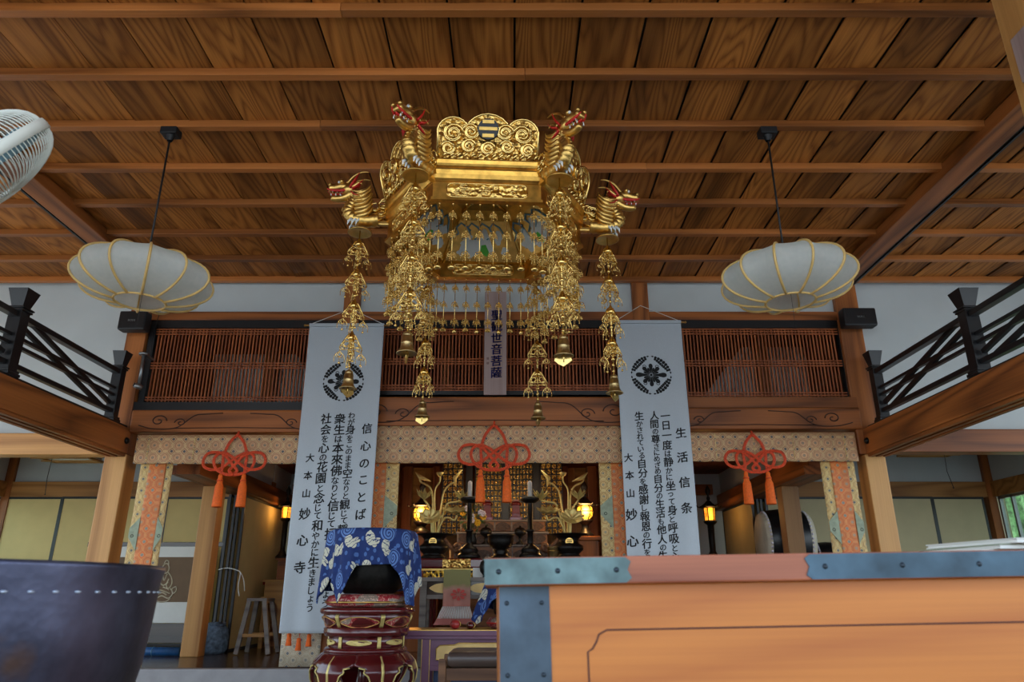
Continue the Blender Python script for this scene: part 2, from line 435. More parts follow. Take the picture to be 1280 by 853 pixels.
def fretgold(name, s, thr):
    t = NT(name); tc = t.n('ShaderNodeTexCoord')
    v = t.n('ShaderNodeTexVoronoi', ins={'Vector': tc.outputs['Object'], 'Scale': s})
    n = t.n('ShaderNodeTexNoise', ins={'Vector': tc.outputs['Object'], 'Scale': s*1.4, 'Detail': 3.0})
    m = t.math('GREATER_THAN', t.math('ADD', v.outputs['Distance'], t.math('MULTIPLY', n.outputs['Fac'], .6)), thr)
    c = t.mix(m, S(30,22,14), S(214,168,64))
    t.bump(v.outputs['Distance'], .6, .02)
    return t.set(color=c, rough=.35, metal=t.math('MULTIPLY', m, .85))
M['fret'] = fretgold('gold_fretwork', 26.0, .72)
def pinkcloth():
    t = NT('pink_altar_cloth'); tc = t.n('ShaderNodeTexCoord')
    sep = t.n('ShaderNodeSeparateXYZ', ins={0: tc.outputs['Object']})
    n = t.n('ShaderNodeTexNoise', ins={'Vector': tc.outputs['Object'], 'Scale': 12.0})
    z = t.math('ADD', sep.outputs[2], t.math('MULTIPLY', n.outputs['Fac'], .06))
    c = t.ramp(t.math('MULTIPLY_ADD', z, 1.0, 0.0), [(0, S(176,96,88)), (.12, S(190,120,108)), (.36, S(176,128,112)), (.41, S(126,120,74))])
    return t.set(color=c, rough=.8)
M['pink'] = pinkcloth()

# ---------------------------------------------------------------- lettering
_gl = {}
def glyph(ch, bold=.012):
    if ch in _gl: return _gl[ch]
    cu = bpy.data.curves.new('t', 'FONT'); cu.body = ch; cu.size = 1; cu.align_x = 'LEFT'; cu.resolution_u = 3; cu.offset = 0.0
    o = bpy.data.objects.new('t', cu); col.objects.link(o)
    dg = bpy.context.evaluated_depsgraph_get(); ev = o.evaluated_get(dg); me = ev.to_mesh()
    vs = [(v.co.x, v.co.y) for v in me.vertices]; fs = [tuple(p.vertices) for p in me.polygons]
    ev.to_mesh_clear(); bpy.data.objects.remove(o); bpy.data.curves.remove(cu)
    if vs:
        x0 = min(p[0] for p in vs); x1 = max(p[0] for p in vs); y0 = min(p[1] for p in vs); y1 = max(p[1] for p in vs)
        vs = [(x-(x0+x1)/2, y-(y0+y1)/2) for x, y in vs]
    _gl[ch] = (vs, fs); return _gl[ch]
def put_text(mb, ch, cx, cy, size, fn, sx=1.0, lean=.08):
    vs, fs = glyph(ch)
    for ox, oy in ((-.024,-.010),(.022,.010),(0,.018),(0,-.018),(.024,-.014)):
        mb.add([fn(cx + (x*sx + ox)*size, cy + (y + oy + x*lean)*size) for x, y in vs], fs)
YW = 7.8
ZC = ZY(354, YW)            # underside of the ceiling joists
ZN = .22                    # raised inner floor
PX = [(-4.43,-4.19), (-1.97,-1.78), (1.41,1.60), (3.84,4.06)]   # the four posts of the sanctuary front
XL, XR = -7.65, 7.25
HB = ZY(568, YW); HT = ZY(537, YW)   # gallery beam underside / top
# ------------------------------------------------ floors
m = MB(); m.box(XL-.1, XR+.1, -1.6, 7.62, -.1, 0); struct('floor', m, M['tatami'])
m = MB()
for k in range(24):
    m.val = rnd.random(); y0 = 7.72+k*.2
    m.box(XL, XR, y0, y0+.197, ZN-.06, ZN)
o = struct('floor_sanctuary', m, M['darkwood'])
m = MB(); m.box(XL, XR, 7.6, 7.72, 0, ZN, c=.01); struct('trim_1', m, M['stone'])
m = MB(); m.box(-40, 40, -45, -1.6, -.6, -.45); o = struct('ground', m, M['gravel'])
m = MB(); m.box(-40, -7.8, -1.6, 20, -.6, -.45); o = struct('ground_west', m, M['gravel'])
m = MB(); m.box(7.4, 40, -1.6, 20, -.6, -.45); o = struct('ground_east', m, M['gravel'])
# ------------------------------------------------ ceiling of lapped boards
m = MB(); bw = .428; k0 = -19
for k in range(k0, 20):
    x0 = .025+k*bw; x1 = x0+bw-.016
    if x1 < XL-.3 or x0 > XR+.3: continue
    for (ya, yb) in ((-1.6, 1.9), (1.9, 4.83), (4.83, 7.9)):
        m.val = rnd.random()
        t = .012
        vs = [(x0,ya,ZC+.055),(x1,ya,ZC+.055+t),(x1,yb,ZC+.055+t),(x0,yb,ZC+.055),(x0,ya,ZC+.067),(x1,ya,ZC+.067+t),(x1,yb,ZC+.067+t),(x0,yb,ZC+.067)]
        m.add(vs, [(0,1,2,3),(7,6,5,4),(0,4,5,1),(1,5,6,2),(2,6,7,3),(3,7,4,0)])
struct('ceiling', m, M['board'])
m = MB(); m.box(XL-.9, XR+.9, -2.2, 12.6, ZC+.3, ZC+.45); struct('roof', m, M['blackmat'])
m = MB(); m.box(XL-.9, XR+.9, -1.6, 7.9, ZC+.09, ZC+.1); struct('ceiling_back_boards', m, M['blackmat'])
sp = .172*(ZC-CZ)
jn = 0
for k in range(-4, 9):
    y = YW - sp*(8-k)
    if k == 8: y -= .03
    m = MB(); m.val = rnd.random()
    # each joist spliced from two lengths
    xs = rnd.uniform(-1.6, 1.6)
    jn += 1
    m.box(XL, xs, y-.032, y+.032, ZC, ZC+.062, c=.004)
    m.val = rnd.random(); m.box(xs+.002, XR, y-.032, y+.032, ZC+.002, ZC+.062, c=.004)
    o = struct('trim_%d' % (jn+1), m, M['joist'])
# long beams over the aisle edges, with a black sliding track beside each
for i, (xa, xb, xt) in enumerate(((-4.36, -4.14, -4.42), (3.72, 3.94, 3.96))):
    m = MB(); m.val = .3; m.box(xa, xb, -1.6, YW-.07, ZC-.07, ZC+.05, c=.008); struct('trim_%d' % (20+i), m, M['cedar_y'])
    m = MB(); m.box(xt, xt+.055, -1.6, YW-.07, ZC-.05, ZC+.03); m.box(xt+.02, xt+.035, -1.6, YW-.07, ZC-.062, ZC-.05); struct('trim_%d' % (22+i), m, M['black'])
# ------------------------------------------------ posts of the sanctuary front
for i, (xa, xb) in enumerate(PX):
    m = MB(); m.val = [.62,.4,.4,.5][i]
    w = xb-xa
    if i in (0, 3):
        m.box(xa, xb, YW-.0, YW+w, ZN, HB-.0, c=.012)
        o = struct('post_%d' % (i+1), m, M['hinoki'])
        m = MB(); m.val = .5; m.box(xa+(.0 if i == 0 else -.06), xb-(.02 if i == 0 else .02), YW-.02, YW+w, HB, ZC+.05, c=.01)
        struct('post_upper_%d' % (i+1), m, M['cedar_z'])
    else:
        m.box(xa, xb, YW, YW+w, ZN, ZC+.05, c=.01); struct('post_%d' % (i+1), m, M['cedar_z'])
# ------------------------------------------------ white wall above
zb = ZY(392, YW+.06)
m = MB(); m.box(PX[0][0], PX[3][1], YW+.06, YW+.14, zb-.02, ZC+.06); struct('wall_front_upper', m, M['plaster'])
m = MB(); m.box(XL, PX[0][0]+.1, YW+.1, YW+.18, HT-.05, ZC+.06); struct('wall_front_west', m, M['plaster'])
m = MB(); m.box(PX[3][1]-.1, XR, YW+.1, YW+.18, HT-.05, ZC+.06); struct('wall_front_east', m, M['plaster'])
# head rail under the white wall
zr = ZY(400, YW)
for i in range(3):
    m = MB(); m.val = .4+.1*i; m.box(PX[i][1], PX[i+1][0], YW-.0, YW+.14, zr, zb, c=.006); struct('trim_%d' % (30+i), m, M['cedar'])
# side-aisle cross beams
m = MB(); m.val = .7; m.box(XL, PX[0][0], YW+.02, YW+.22, HB-.0, ZY(541, YW), c=.01); struct('trim_33', m, M['hinoki_x'])
m = MB(); m.val = .3; m.box(PX[3][1], XR, YW+.02, YW+.22, HB+.03, ZY(536, YW), c=.01); struct('trim_34', m, M['cedar'])
# carved lower beams (left, middle, right)
def swirl(cx, cz, s, flip, y):
    pts = []
    for k in range(26):
        a = k/25*PI*2.6; r = s*(.14+.86*(1-k/25))
        pts.append((cx+flip*r*cos(a), y, cz+.75*r*sin(a)))
    return pts
def carved_beam(n, xa, xb, z0, z1, y0, y1, m_, val):
    m = MB(); m.val = val
    m.box(xa, xb, y0, y1, z0, z1, c=.02)
    # raised lower moulding with a shallow arch
    h = z1-z0
    o = struct('trim_%d' % n, m, m_)
    c = MB()
    for f, x in ((1, xa), (-1, xb)):
        L = min(.85, (xb-xa)*.3)
        c.tube(swirl(x+f*L*.45, z0+h*.5, h*.36, f, y0-.002), .007, 5)
        c.tube(swirl(x+f*L*.8, z0+h*.42, h*.26, -f, y0-.002), .006, 5)
        c.tube(spline([(x+f*L*.15, y0-.002, z0+h*.3), (x+f*L*.4, y0-.002, z0+h*.14), (x+f*L*.75, y0-.002, z0+h*.2), (x+f*L*1.0, y0-.002, z0+h*.72), (x+f*L*1.2, y0-.002, z0+h*.8), (x+f*L*1.45, y0-.002, z0+h*.84)], 6), .006, 5)
    c.tube([(xa+.5, y0-.002, z0+h*.17), ((xa+xb)/2, y0-.002, z0+h*.2), (xb-.5, y0-.002, z0+h*.17)], .005, 5)
    q = c.build('carving_line', M['carve'], o)
    return o
carved_beam(35, PX[0][1], PX[1][0]+.1, ZY(542, YW), ZY(514, YW), YW-.06, YW+.16, M['cedar'], .55)
carved_beam(36, PX[1][0]+.1, PX[2][1]-.1, ZY(533, YW-.1), ZY(496, YW-.1), YW-.1, YW+.18, M['cedar'], .5)
carved_beam(37, PX[2][1]-.1, PX[3][0], ZY(538, YW), ZY(511, YW), YW-.06, YW+.16, M['cedar'], .35)
m = MB(); m.val = .2; m.box(PX[2][1], PX[3][0], YW-.03, YW+.12, ZY(511, YW)+.005, ZY(497, YW), c=.006); struct('trim_38', m, M['cedar'])
m = MB(); m.box(PX[0][1]-.06, PX[1][0], YW-.01, YW+.1, ZY(514, YW)+.004, ZY(503, YW)); struct('trim_39', m, M['black'])
m = MB(); m.box(PX[1][1], PX[2][0], YW-.01, YW+.1, ZY(496, YW)+.02, ZY(489, YW)); struct('trim_40', m, M['black'])
# ------------------------------------------------ lattice transoms
def transom(xa, xb, zlo, zhi, label, rails, left_jamb=.0, right_jamb=.0):
    y = YW+.05
    t = thing('lattice_transom', ((xa+xb)/2, y, zlo), label, 'lattice', 'lattice transoms over the sanctuary bays')
    f = MB()
    f.box(xa, xb, y-.03, y+.05, zhi-.09, zhi)
    if left_jamb: f.box(xa, xa+left_jamb, y-.03, y+.05, zlo, zhi-.09)
    if right_jamb: f.box(xb-right_jamb, xb, y-.03, y+.05, zlo, zhi-.09)
    f.build('frame', M['black'], t)
    g = MB(); x = xa+left_jamb+.02; z1 = zhi-.09
    while x < xb-right_jamb-.02:
        g.val = rnd.random(); g.box(x, x+.015, y-.005, y+.018, zlo, z1); x += .0395
    for fr in rails:
        z = zlo+(z1-zlo)*fr
        for d in (-.03, 0, .03):
            if zlo+.01 < z+d < z1-.005: g.box(xa+left_jamb, xb-right_jamb, y-.016, y-.004, z+d-.007, z+d+.007)
    g.build('lattice', M['lattice'], t)
zt = ZY(400, YW)
transom(PX[0][1], PX[1][0], ZY(503, YW), zt, 'wooden slat transom over the west bay with a sloped white panel behind it', (.04, .49, .95), .07, 0)
transom(PX[1][1], PX[2][0], ZY(489, YW), zt, 'wooden slat transom behind the gold lantern and the blue lettered plaque', (.06, .47, .94))
transom(PX[2][1], PX[3][0], ZY(497, YW), zt, 'wooden slat transom over the east bay beside the post with the black speaker', (.04, .49, .95), 0, .07)
# loft behind the transoms
zl = ZY(511, YW)
m = MB(); m.box(PX[0][0], PX[3][1], YW+.16, 12.0, zl-.08, zl); struct('ceiling_sanctuary', m, M['redbrown'])
m = MB()
for k in range(42):
    m.val = rnd.random(); x = PX[0][0]+k*.205; m.box(x, x+.2, 10.2, 10.25, zl, ZC+.2)
struct('wall_loft', m, M['redbrown'])
for i, x in enumerate((PX[0][0], PX[3][1]-.05)):
    m = MB(); m.box(x, x+.05, YW+.2, 10.2, zl, ZC+.2); struct('wall_loft_end_%d' % (i+1), m, M['redbrown'])
m = MB(); m.box(PX[0][0], PX[3][1], YW+.2, 10.3, ZC+.2, ZC+.25); struct('ceiling_loft', m, M['redbrown'])
m = MB(); m.prism([(-3.9, zl), (-2.2, zl), (-2.9, zl+1.1), (-4.0, zl+1.1)], 9.2, 9.24, lambda u, v, d: (u, d, v)); struct('wall_loft_west', m, M['plaster'])
m = MB(); m.prism([(2.1, zl), (3.95, zl), (3.95, zl+1.2), (3.1, zl+1.2)], 9.2, 9.24, lambda u, v, d: (u, d, v)); struct('wall_loft_east', m, M['plaster'])
for i, x in enumerate((-3.2, -.9, .6, 3.2)):
    m = MB(); m.val = .3; m.box(x, x+.14, 8.9, 9.04, zl, ZC); struct('post_loft_%d' % (i+1), m, M['cedar_z'])
# ------------------------------------------------ gallery beams
for i, (xa, xb) in enumerate(((-4.43, -4.18), (3.85, 4.1))):
    m = MB(); m.val = .45; m.box(xa, xb, .8, YW-.01, HB, HT, c=.012)
    for q in (.02, .10, .18): m.box(xa+q, xa+q+.045, .8, YW-.01, HB-.03, HB+.01)
    struct('trim_%d' % (50+i), m, M['cedar_y'])
    b = MB(); xx = xb+.004 if i == 0 else xa-.004
    Mb = Matrix.Translation((xx, YW-.09, HB+.13)) @ Matrix.Rotation(PI/2 if i == 0 else -PI/2, 4, 'Y')
    b.lathe([(0, .03), (.02, .028), (.034, .014), (.036, 0), (0, 0)], 14, Mb)
    o = b.build('beam_bolt_cap', M['iron']); tag(o, ('round dark metal cap on the gallery beam beside the west post', 'round dark metal cap on the gallery beam beside the east post')[i], 'cap')
# black railings on the gallery beams
def railing(x, label, sgn):
    t = thing('gallery_railing', (x, 5.7, HT), label, 'railing')
    H = .62
    posts = [7.55, 5.85, 4.1]
    sill = MB(); sill.box(x-.07, x+.07, 1.9, YW-.02, HT, HT+.035, c=.004); sill.build('sill', M['black'], t)
    for y in posts:
        n = MB(); w = .058 if y < 7 else .05
        n.box(x-w, x+w, y-w, y+w, HT+.03, HT+H+.02, c=.006)
        n.box(x-w-.022, x+w+.022, y-w-.022, y+w+.022, HT+.035, HT+.06, c=.004)
        n.box(x-w-.014, x+w+.014, y-w-.014, y+w+.014, HT+.065, HT+.085, c=.004)
        n.box(x-w-.012, x+w+.012, y-w-.012, y+w+.012, HT+H-.01, HT+H+.005, c=.003)
        n.box(x-w-.02, x+w+.02, y-w-.02, y+w+.02, HT+H+.012, HT+H+.026, c=.003)
        z0, z1, a, b = HT+H+.03, HT+H+.19, w*.85, w*1.5
        vs = [(x+sx*a, y+sy*a, z0) for sx, sy in ((-1,-1),(1,-1),(1,1),(-1,1))]+[(x+sx*b, y+sy*b, z1) for sx, sy in ((-1,-1),(1,-1),(1,1),(-1,1))]
        n.add(vs, [(3,2,1,0),(4,5,6,7),(0,1,5,4),(1,2,6,5),(2,3,7,6),(3,0,4,7)])
        n.build('newel_post', M['black'], t)
    segs = [(7.5, 5.91), (5.79, 4.16), (4.04, 1.9)]
    for (yf, yn) in segs:
        for z, w, h in ((HT+.55, .075, .05), (HT+.12, .06, .045)):
            r = MB(); r.box(x-w/2, x+w/2, yn, yf, z, z+h, c=.006); r.build('rail', M['black'], t)
        for z in (HT+.30, HT+.375):
            r = MB(); r.box(x-.02, x+.02, yn, yf, z, z+.03); r.build('slim_rail', M['black'], t)
        for d in (0, .15):
            r = MB(); r.bar((x, yf-.03-(.0 if d else .1), HT+.16+(.06 if d else -.02)), (x, yn+.03+(.1 if d else 0), HT+.55+(.02 if d else -.06)), .04, .035, up=(1,0,0)); r.build('diagonal_brace', M['black'], t)
railing(-4.3, 'black wooden balcony railing with flared newel posts on the west gallery beam', 1)
railing(3.98, 'black wooden balcony railing with flared newel posts on the east gallery beam', -1)
# ------------------------------------------------ side rooms and back walls
YB = 11.0
zn0, zn1 = ZY(622, YB), ZY(603, YB)
m = MB(); m.box(XL-.2, -3.6, YB, YB+.1, zn1, 3.1); struct('wall_back_west', m, M['plaster'])
m = MB(); m.box(3.45, XR+.2, YB, YB+.1, zn1, 3.1); struct('wall_back_east', m, M['plaster'])
m = MB(); m.box(XL-.2, -3.6, YB+.06, YB+.1, ZN, zn0); struct('wall_back_lower_west', m, M['tan'])
m = MB(); m.box(3.45, XR+.2, YB+.06, YB+.1, ZN, zn0); struct('wall_back_lower_east', m, M['tan_grey'])
for i, (xa, xb) in enumerate(((XL, -3.6), (3.45, XR))):
    m = MB(); m.val = .6-.3*i; m.box(xa, xb, YB-.05, YB+.1, zn0, zn1, c=.006); struct('trim_%d' % (60+i), m, M['nageshi'])
for i, x in enumerate((XL, XR-.12)):
    m = MB(); m.val = .2; m.box(x, x+.12, YB-.06, YB+.06, ZN, 3.1); struct('post_corner_%d' % (i+1), m, M['cedar_z'])
# west and east outer walls
m = MB()
m.box(XL-.12, XL, 7.8, YB+.1, zn0, 3.1); m.box(XL-.12, XL, -1.6, 7.8, 3.3, ZC+.1); m.box(XL-.12, XL, 7.8, YB+.1, ZN-.2, ZN+.75)
struct('wall_west', m, M['plaster'])
m = MB()
m.box(XR, XR+.12, 7.8, YB+.1, zn0, 3.1); m.box(XR, XR+.12, -1.6, 7.8, 3.3, ZC+.1); m.box(XR, XR+.12, 7.8, YB+.1, ZN-.2, ZN+.75)
struct('wall_east', m, M['plaster'])
tg = NT('clear_window_pane'); tr = tg.n('ShaderNodeBsdfTransparent', ins={0: (.86,.93,.88,1)}); gl = tg.n('ShaderNodeBsdfGlossy', ins={'Roughness': .05})
mx = tg.n('ShaderNodeMixShader', ins={0: .08, 1: tr.outputs[0], 2: gl.outputs[0]}); tg.t.links.new(mx.outputs[0], tg.t.nodes['Material Output'].inputs[0]); M['pane'] = tg.m
for i, (x, s) in enumerate(((XL, -1), (XR, 1))):
    f = MB()
    for y in (7.85, 8.4, 8.95, 9.5, 10.05, 10.6, 10.88): f.box(min(x, x+s*.05), max(x, x+s*.05), y, y+.035, ZN+.75, zn0)
    for z in (ZN+.75, ZN+1.2, zn0-.04): f.box(min(x, x+s*.05), max(x, x+s*.05), 7.85, 10.9, z, z+.035)
    o = struct('window_%d' % (i+1), f, M['steel'])
    g = MB(); g.box(min(x+s*.02, x+s*.03), max(x+s*.02, x+s*.03), 7.85, 10.9, ZN+.75, zn0); g.build('pane', M['pane'], o)
    m = MB(); m.val = .3; m.box(x-(.05 if s > 0 else -.0), x+(.05 if s < 0 else 0), 7.85, YB, zn0, zn1, c=.004); struct('trim_%d' % (64+i), m, M['nageshi'])
# side room ceilings
for i, (xa, xb) in enumerate(((XL, PX[0][0]+.1), (PX[3][1]-.1, XR))):
    m = MB(); m.box(xa, xb, YW+.18, YB+.1, 2.98, 3.04); struct('ceiling_side_%d' % (i+1), m, M['cedar'])
# sliding doors on the back walls of the side rooms
def sliding_door(x0, x1, y, z0, z1, label, group=None, axis='x', mat=None):
    cx = (x0+x1)/2
    t = thing('sliding_door', (cx, y, z0) if axis == 'x' else (y, cx, z0), label, 'door', group)
    fr = MB(); pn = MB(); hd = MB()
    def bx(b, a0, a1, d0, d1, q0, q1):
        if axis == 'x': b.box(a0, a1, y+d0, y+d1, q0, q1)
        else: b.box(y+d0, y+d1, a0, a1, q0, q1)
    w = .032
    bx(fr, x0, x0+w, -.016, .016, z0, z1); bx(fr, x1-w, x1, -.016, .016, z0, z1)
    bx(fr, x0+w, x1-w, -.016, .016, z1-w, z1); bx(fr, x0+w, x1-w, -.016, .016, z0, z0+w)
    fr.build('frame', M['black'], t)
    bx(pn, x0+w, x1-w, -.01, .01, z0+w, z1-w); pn.build('panel', mat or M['tan'], t)
    return t
edges = [XY(x, 640, YB-.06) for x in (-52, 75, 205, 285, 420)]
nm = ['tan paper sliding door at the far west corner behind the dark bowl', 'tan paper sliding door seen behind the light cypress post on the west side',
      'tan paper sliding door behind the bay post and hanging scroll', 'tan paper sliding door directly behind the stacked west doors']
for i in range(4): sliding_door(edges[i]+.004, min(edges[i+1], -3.8)-.004, YB-.03-.035*(i % 2), ZN, zn0, nm[i], 'tan sliding doors of the west room')
edges = [XY(x, 640, YB-.06) for x in (955, 1040, 1168, 1234)]
nm = ['tan paper sliding door behind the two drums', 'tan paper sliding door behind the light cypress post on the east side', 'tan paper sliding door beside the corner window above the stacked papers']
for i in range(3): sliding_door(edges[i]+.004, min(edges[i+1]-.004, XR-.14), YB-.03-.035*(i % 2), ZN, zn0, nm[i], 'tan sliding doors of the east room', mat=M['tan_grey'])
# ------------------------------------------------ inner post + longitudinal beam + stacked doors, both sides
def inner_bay(s, xc, yp, mt, name_i, lbls):
    zbm0, zbm1 = 2.17, 2.42
    m = MB(); m.val = .55 if s < 0 else .2; m.box(xc-.11+(-.05 if s < 0 else 0), xc+.10+(-.05 if s < 0 else 0), yp, yp+.2, ZN, zbm0, c=.012); struct('post_inner_%d' % name_i, m, mt)
    m = MB(); m.val = .2; m.box(xc-.11, xc+.11, 8.1, 11.9, zbm0, zbm1, c=.01); m.box(xc-.16, xc-.11, 8.1, 11.9, zbm0-.0, zbm0+.1); m.box(xc+.11, xc+.16, 8.1, 11.9, zbm0, zbm0+.1)
    struct('trim_%d' % (70+name_i), m, M['cedar_y'])
    m = MB(); m.box(xc-.04, xc+.04, 8.0, 11.95, zbm1, zl); struct('wall_inner_%d' % name_i, m, M['plaster'])
    for k in range(4):
        x = xc + s*(-.1+.062*k)*-1
        sliding_door((9.75 if s < 0 else 10.2)+.03*(k % 2), 11.75-.02*k, x, ZN, zbm0-.01, lbls[3-k], 'stacked sliding doors %s' % ('west' if s < 0 else 'east'), 'y')
    ys = 9.72 if s < 0 else 10.17
    st = MB(); st.tube(spline([(xc-.13, ys+.01, ZN+.98), (xc, ys, ZN+1.0), (xc+.13, ys+.01, ZN+.97), (xc+.17, ys+.0, ZN+.93), (xc+.16, ys, ZN+.78), (xc+.19, ys, ZN+.66)], 5), .006, 5)
    st.tube(spline([(xc+.17, ys, ZN+.95), (xc+.22, ys, ZN+.86), (xc+.25, ys, ZN+.72)], 5), .005, 5)
    o = st.build('tie_string', M['paper']); tag(o, 'white string tied round the stacked doors on the %s side' % ('west' if s < 0 else 'east'), 'string')
lw = ['tan sliding door facing the altar, innermost of the west stack', 'black edged sliding door second from the altar in the west stack', 'black edged sliding door third from the altar in the west stack', 'black edged sliding door outermost in the west stack beside the blue grey bag']
le = ['tan sliding door facing the altar, innermost of the east stack', 'black edged sliding door second from the altar in the east stack', 'black edged sliding door third from the altar in the east stack', 'black edged sliding door outermost in the east stack beside the drum']
inner_bay(-1, -3.66, 9.0, M['hinoki'], 1, lw)
inner_bay(1, 3.44, 9.0, M['tanpost'], 2, le)
# sanctuary back walls
YK = 11.9
m = MB(); m.box(-3.95, 3.75, YK, YK+.1, ZN, zl+.3); struct('wall_sanctuary_back', m, M['plaster'])
for i, x in enumerate((-2.95, 2.62)):
    m = MB(); m.val = .1; m.box(x, x+.16, YK-.12, YK+.02, ZN, zl-.08); struct('post_niche_%d' % (i+1), m, M['cedar_z'])
for i, (xa, xb) in enumerate(((-3.5, -1.75), (1.45, 3.2))):
    m = MB(); m.val = .2; m.box(xa, xb, YK-.3, YK-.18, 2.40, 2.56, c=.01); struct('trim_%d' % (80+i), m, M['cedar'])
    x = xa if i else xb
# wood wall of the middle bay behind the altar
yb2 = 11.3
m = MB()
for k in range(20):
    m.val = rnd.random()*.6; x = -1.9+k*.18; m.box(x, x+.177, yb2, yb2+.05, ZN, zl-.08)
struct('wall_altar_back', m, M['yellowwood'])
for i, px in enumerate((508, 546, 705, 741)):
    x = XY(px, 640, yb2-.1); m = MB(); m.val = [.7,.5,.9,.3][i]; m.box(x-.07, x+.07, yb2-.16, yb2, ZN, zl-.08, c=.01); struct('post_altar_%d' % (i+1), m, M['cedar_z'])
for i, (x) in enumerate((-1.9, 1.62)):
    m = MB(); m.val = .2; m.box(x-.02, x+.02, 9.6, yb2, ZN, zl-.08); struct('wall_altar_side_%d' % (i+1), m, M['redbrown'])
# near entrance posts (east one shows at the frame corner)
pn = P(1247, 20, 3.27)
m = MB(); m.val = .5; m.box(pn.x, pn.x+.24, 3.05, 3.29, 0, ZC-.0, c=.012); struct('post_entrance_1', m, M['hinoki'])
m = MB(); m.val = .5; m.box(-3.3, -3.06, 3.05, 3.29, 0, ZC, c=.012); struct('post_entrance_2', m, M['hinoki'])

m = MB(); m.val = .3; m.box(pn.x-.03, pn.x-.0, 3.08, 3.2, ZY(88, 3.1), ZY(34, 3.1), c=.004)
o = m.build('wooden_tag', M['plank']); tag(o, 'small pale weathered wooden plate on the near entrance post by the ceiling', 'plate')
# clipped hedge outside the east windows
m = MB(); r2 = random.Random(3)
def hedge_pt(u, v):
    a = v*PI
    k = .12*sin(u*61+v*9)+.1*sin(u*113+v*31)+.08*sin(u*23)
    return (9.6-1.0*sin(a)*(1+.2*k)+k*.5, 7.0+7*u, -.45+4.6*min(1, sin(a)*2.2)*(1+.1*k)+k*.2)
m.grid(180, 24, hedge_pt)
o = m.build('hedge', plain('hedge_leaf', S(96,132,84), .7, noise=.5, nscale=16, bump=.8)); tag(o, 'pale green hedge outside the east corner window', 'hedge', kind='stuff')
# ================================================================ gold canopy lantern
def arc(cx, cz, r, a0, a1, n=7):
    return [(cx+r*cos(a0+(a1-a0)*k/n), cz+r*sin(a0+(a1-a0)*k/n)) for k in range(n+1)]
def filigree(m, c, s, planes=2, rr=.0032, beads=True, dangles=False, a0=0):
    """openwork ornament: curled arms in crossing planes round a hub"""
    cx, cy, cz = c
    for q in range(planes):
        an = a0+PI*q/planes; ux, uy = cos(an), sin(an)
        for sg in (-1, 1):
            def p(u, v): return (cx+sg*u*ux, cy+sg*u*uy, cz+v)
            m.tube([p(u, v) for u, v in [(0, .55*s), (.2*s, .62*s), (.42*s, .5*s)] + arc(.42*s, .22*s, .28*s, PI/2, -PI*.75, 7)], rr, 4, caps=False)
            m.tube([p(u, v) for u, v in [(0, -.5*s), (.18*s, -.25*s), (.5*s, -.28*s)] + arc(.62*s, -.12*s, .2*s, -PI/2, PI*.8, 6)], rr, 4, caps=False)
            m.tube([p(u, v) for u, v in arc(.16*s, .15*s, .15*s, 0, 2*PI, 7)], rr*.9, 4, caps=False)
            if beads:
                m.tube([p(.82*s, -.1*s), p(.82*s, -.5*s)], rr*.6, 4, caps=False)
                m.sphere(p(.82*s, -.58*s), .1*s, 6, 4)
            if dangles:
                # small hanging square ornament with bells
                d = s*.5; zc = -.95*s; x = 1.0*s
                m.tube([p(.6*s, .35*s), p(x, .1*s), p(x, zc+.4*s)], rr*.9, 4, caps=False)
                for (a, b) in ((d, 0), (-d, 0)):
                    m.tube([p(x, zc+.45*s), p(x+a*.75, zc+.1*s), p(x+a*.5, zc-.2*s), p(x, zc-.1*s)], rr*.9, 4, caps=False)
                    m.tube([p(x+a*.75, zc+.1*s), p(x+a*1.0, zc-.25*s), p(x+a*.95, zc-.5*s)], rr*.7, 4, caps=False)
                    m.sphere(p(x+a*.95, zc-.56*s), .055*s, 5, 4)
                m.tube([p(x+u, zc+v) for u, v in arc(0, .1*s, .18*s, 0, 2*PI, 7)], rr, 4, caps=False)
                m.tube([p(x, zc-.1*s), p(x, zc-.6*s)], rr*.6, 4, caps=False)
                m.sphere(p(x, zc-.68*s), .12*s, 7, 5)
    m.sphere((cx, cy, cz), .14*s, 7, 5); m.sphere((cx, cy, cz-.5*s), .1*s, 6, 4)
BELL = [(0, .0), (.18, -.01), (.34, -.08), (.38, -.2), (.36, -.24), (.42, -.26), (.45, -.5), (.48, -.52), (.46, -.56), (.52, -.78), (.62, -.9), (.82, -1.0), (.8, -1.03), (.5, -.9), (.0, -.86)]
LC = P(609, 300, 4.85); LX, LY = -.205, 4.85
hz = lambda h: h        # heights below are relative to the camera level
root = thing('hanging_canopy_lantern', (LX, LY, CZ), 'ornate gold hexagonal temple lantern with dragon heads and hanging bells under the ceiling', 'lantern', raw=True)
A6 = [R(30+60*k) for k in range(6)]            # face normals; -90 faces the camera (k=4)
COR = [R(60*k) for k in range(6)]              # corners
def ring6(m, rz, wrap=True):
    prof = rz
    b = []
    for (r, z) in prof:
        i = len(m.v)
        for a in COR: m.v.append(Vector((r*cos(a), r*sin(a), z)))
        b.append(i)
    for i, j in zip(b, b[1:]):
        for k in range(6): m.face((i+k, i+(k+1) % 6, j+(k+1) % 6, j+k))
ZT, ZF = 2.68, 2.48      # top and bottom of the fascia
Rr = .745
m = MB(); ring6(m, [(.0001, 3.02), (.25, 2.98), (.5, 2.84), (.70, 2.778), (.785, 2.768), (.785, 2.758), (.776, 2.735), (.766, 2.722), (.752, 2.712), (.752, 2.704), (.772, 2.696), (.772, 2.688), (.763, 2.66), (.748, 2.634), (.735, 2.622), (.735, 2.615), (.728, 2.612)])
m.build('roof', M['deepgold'], root, raw=True)
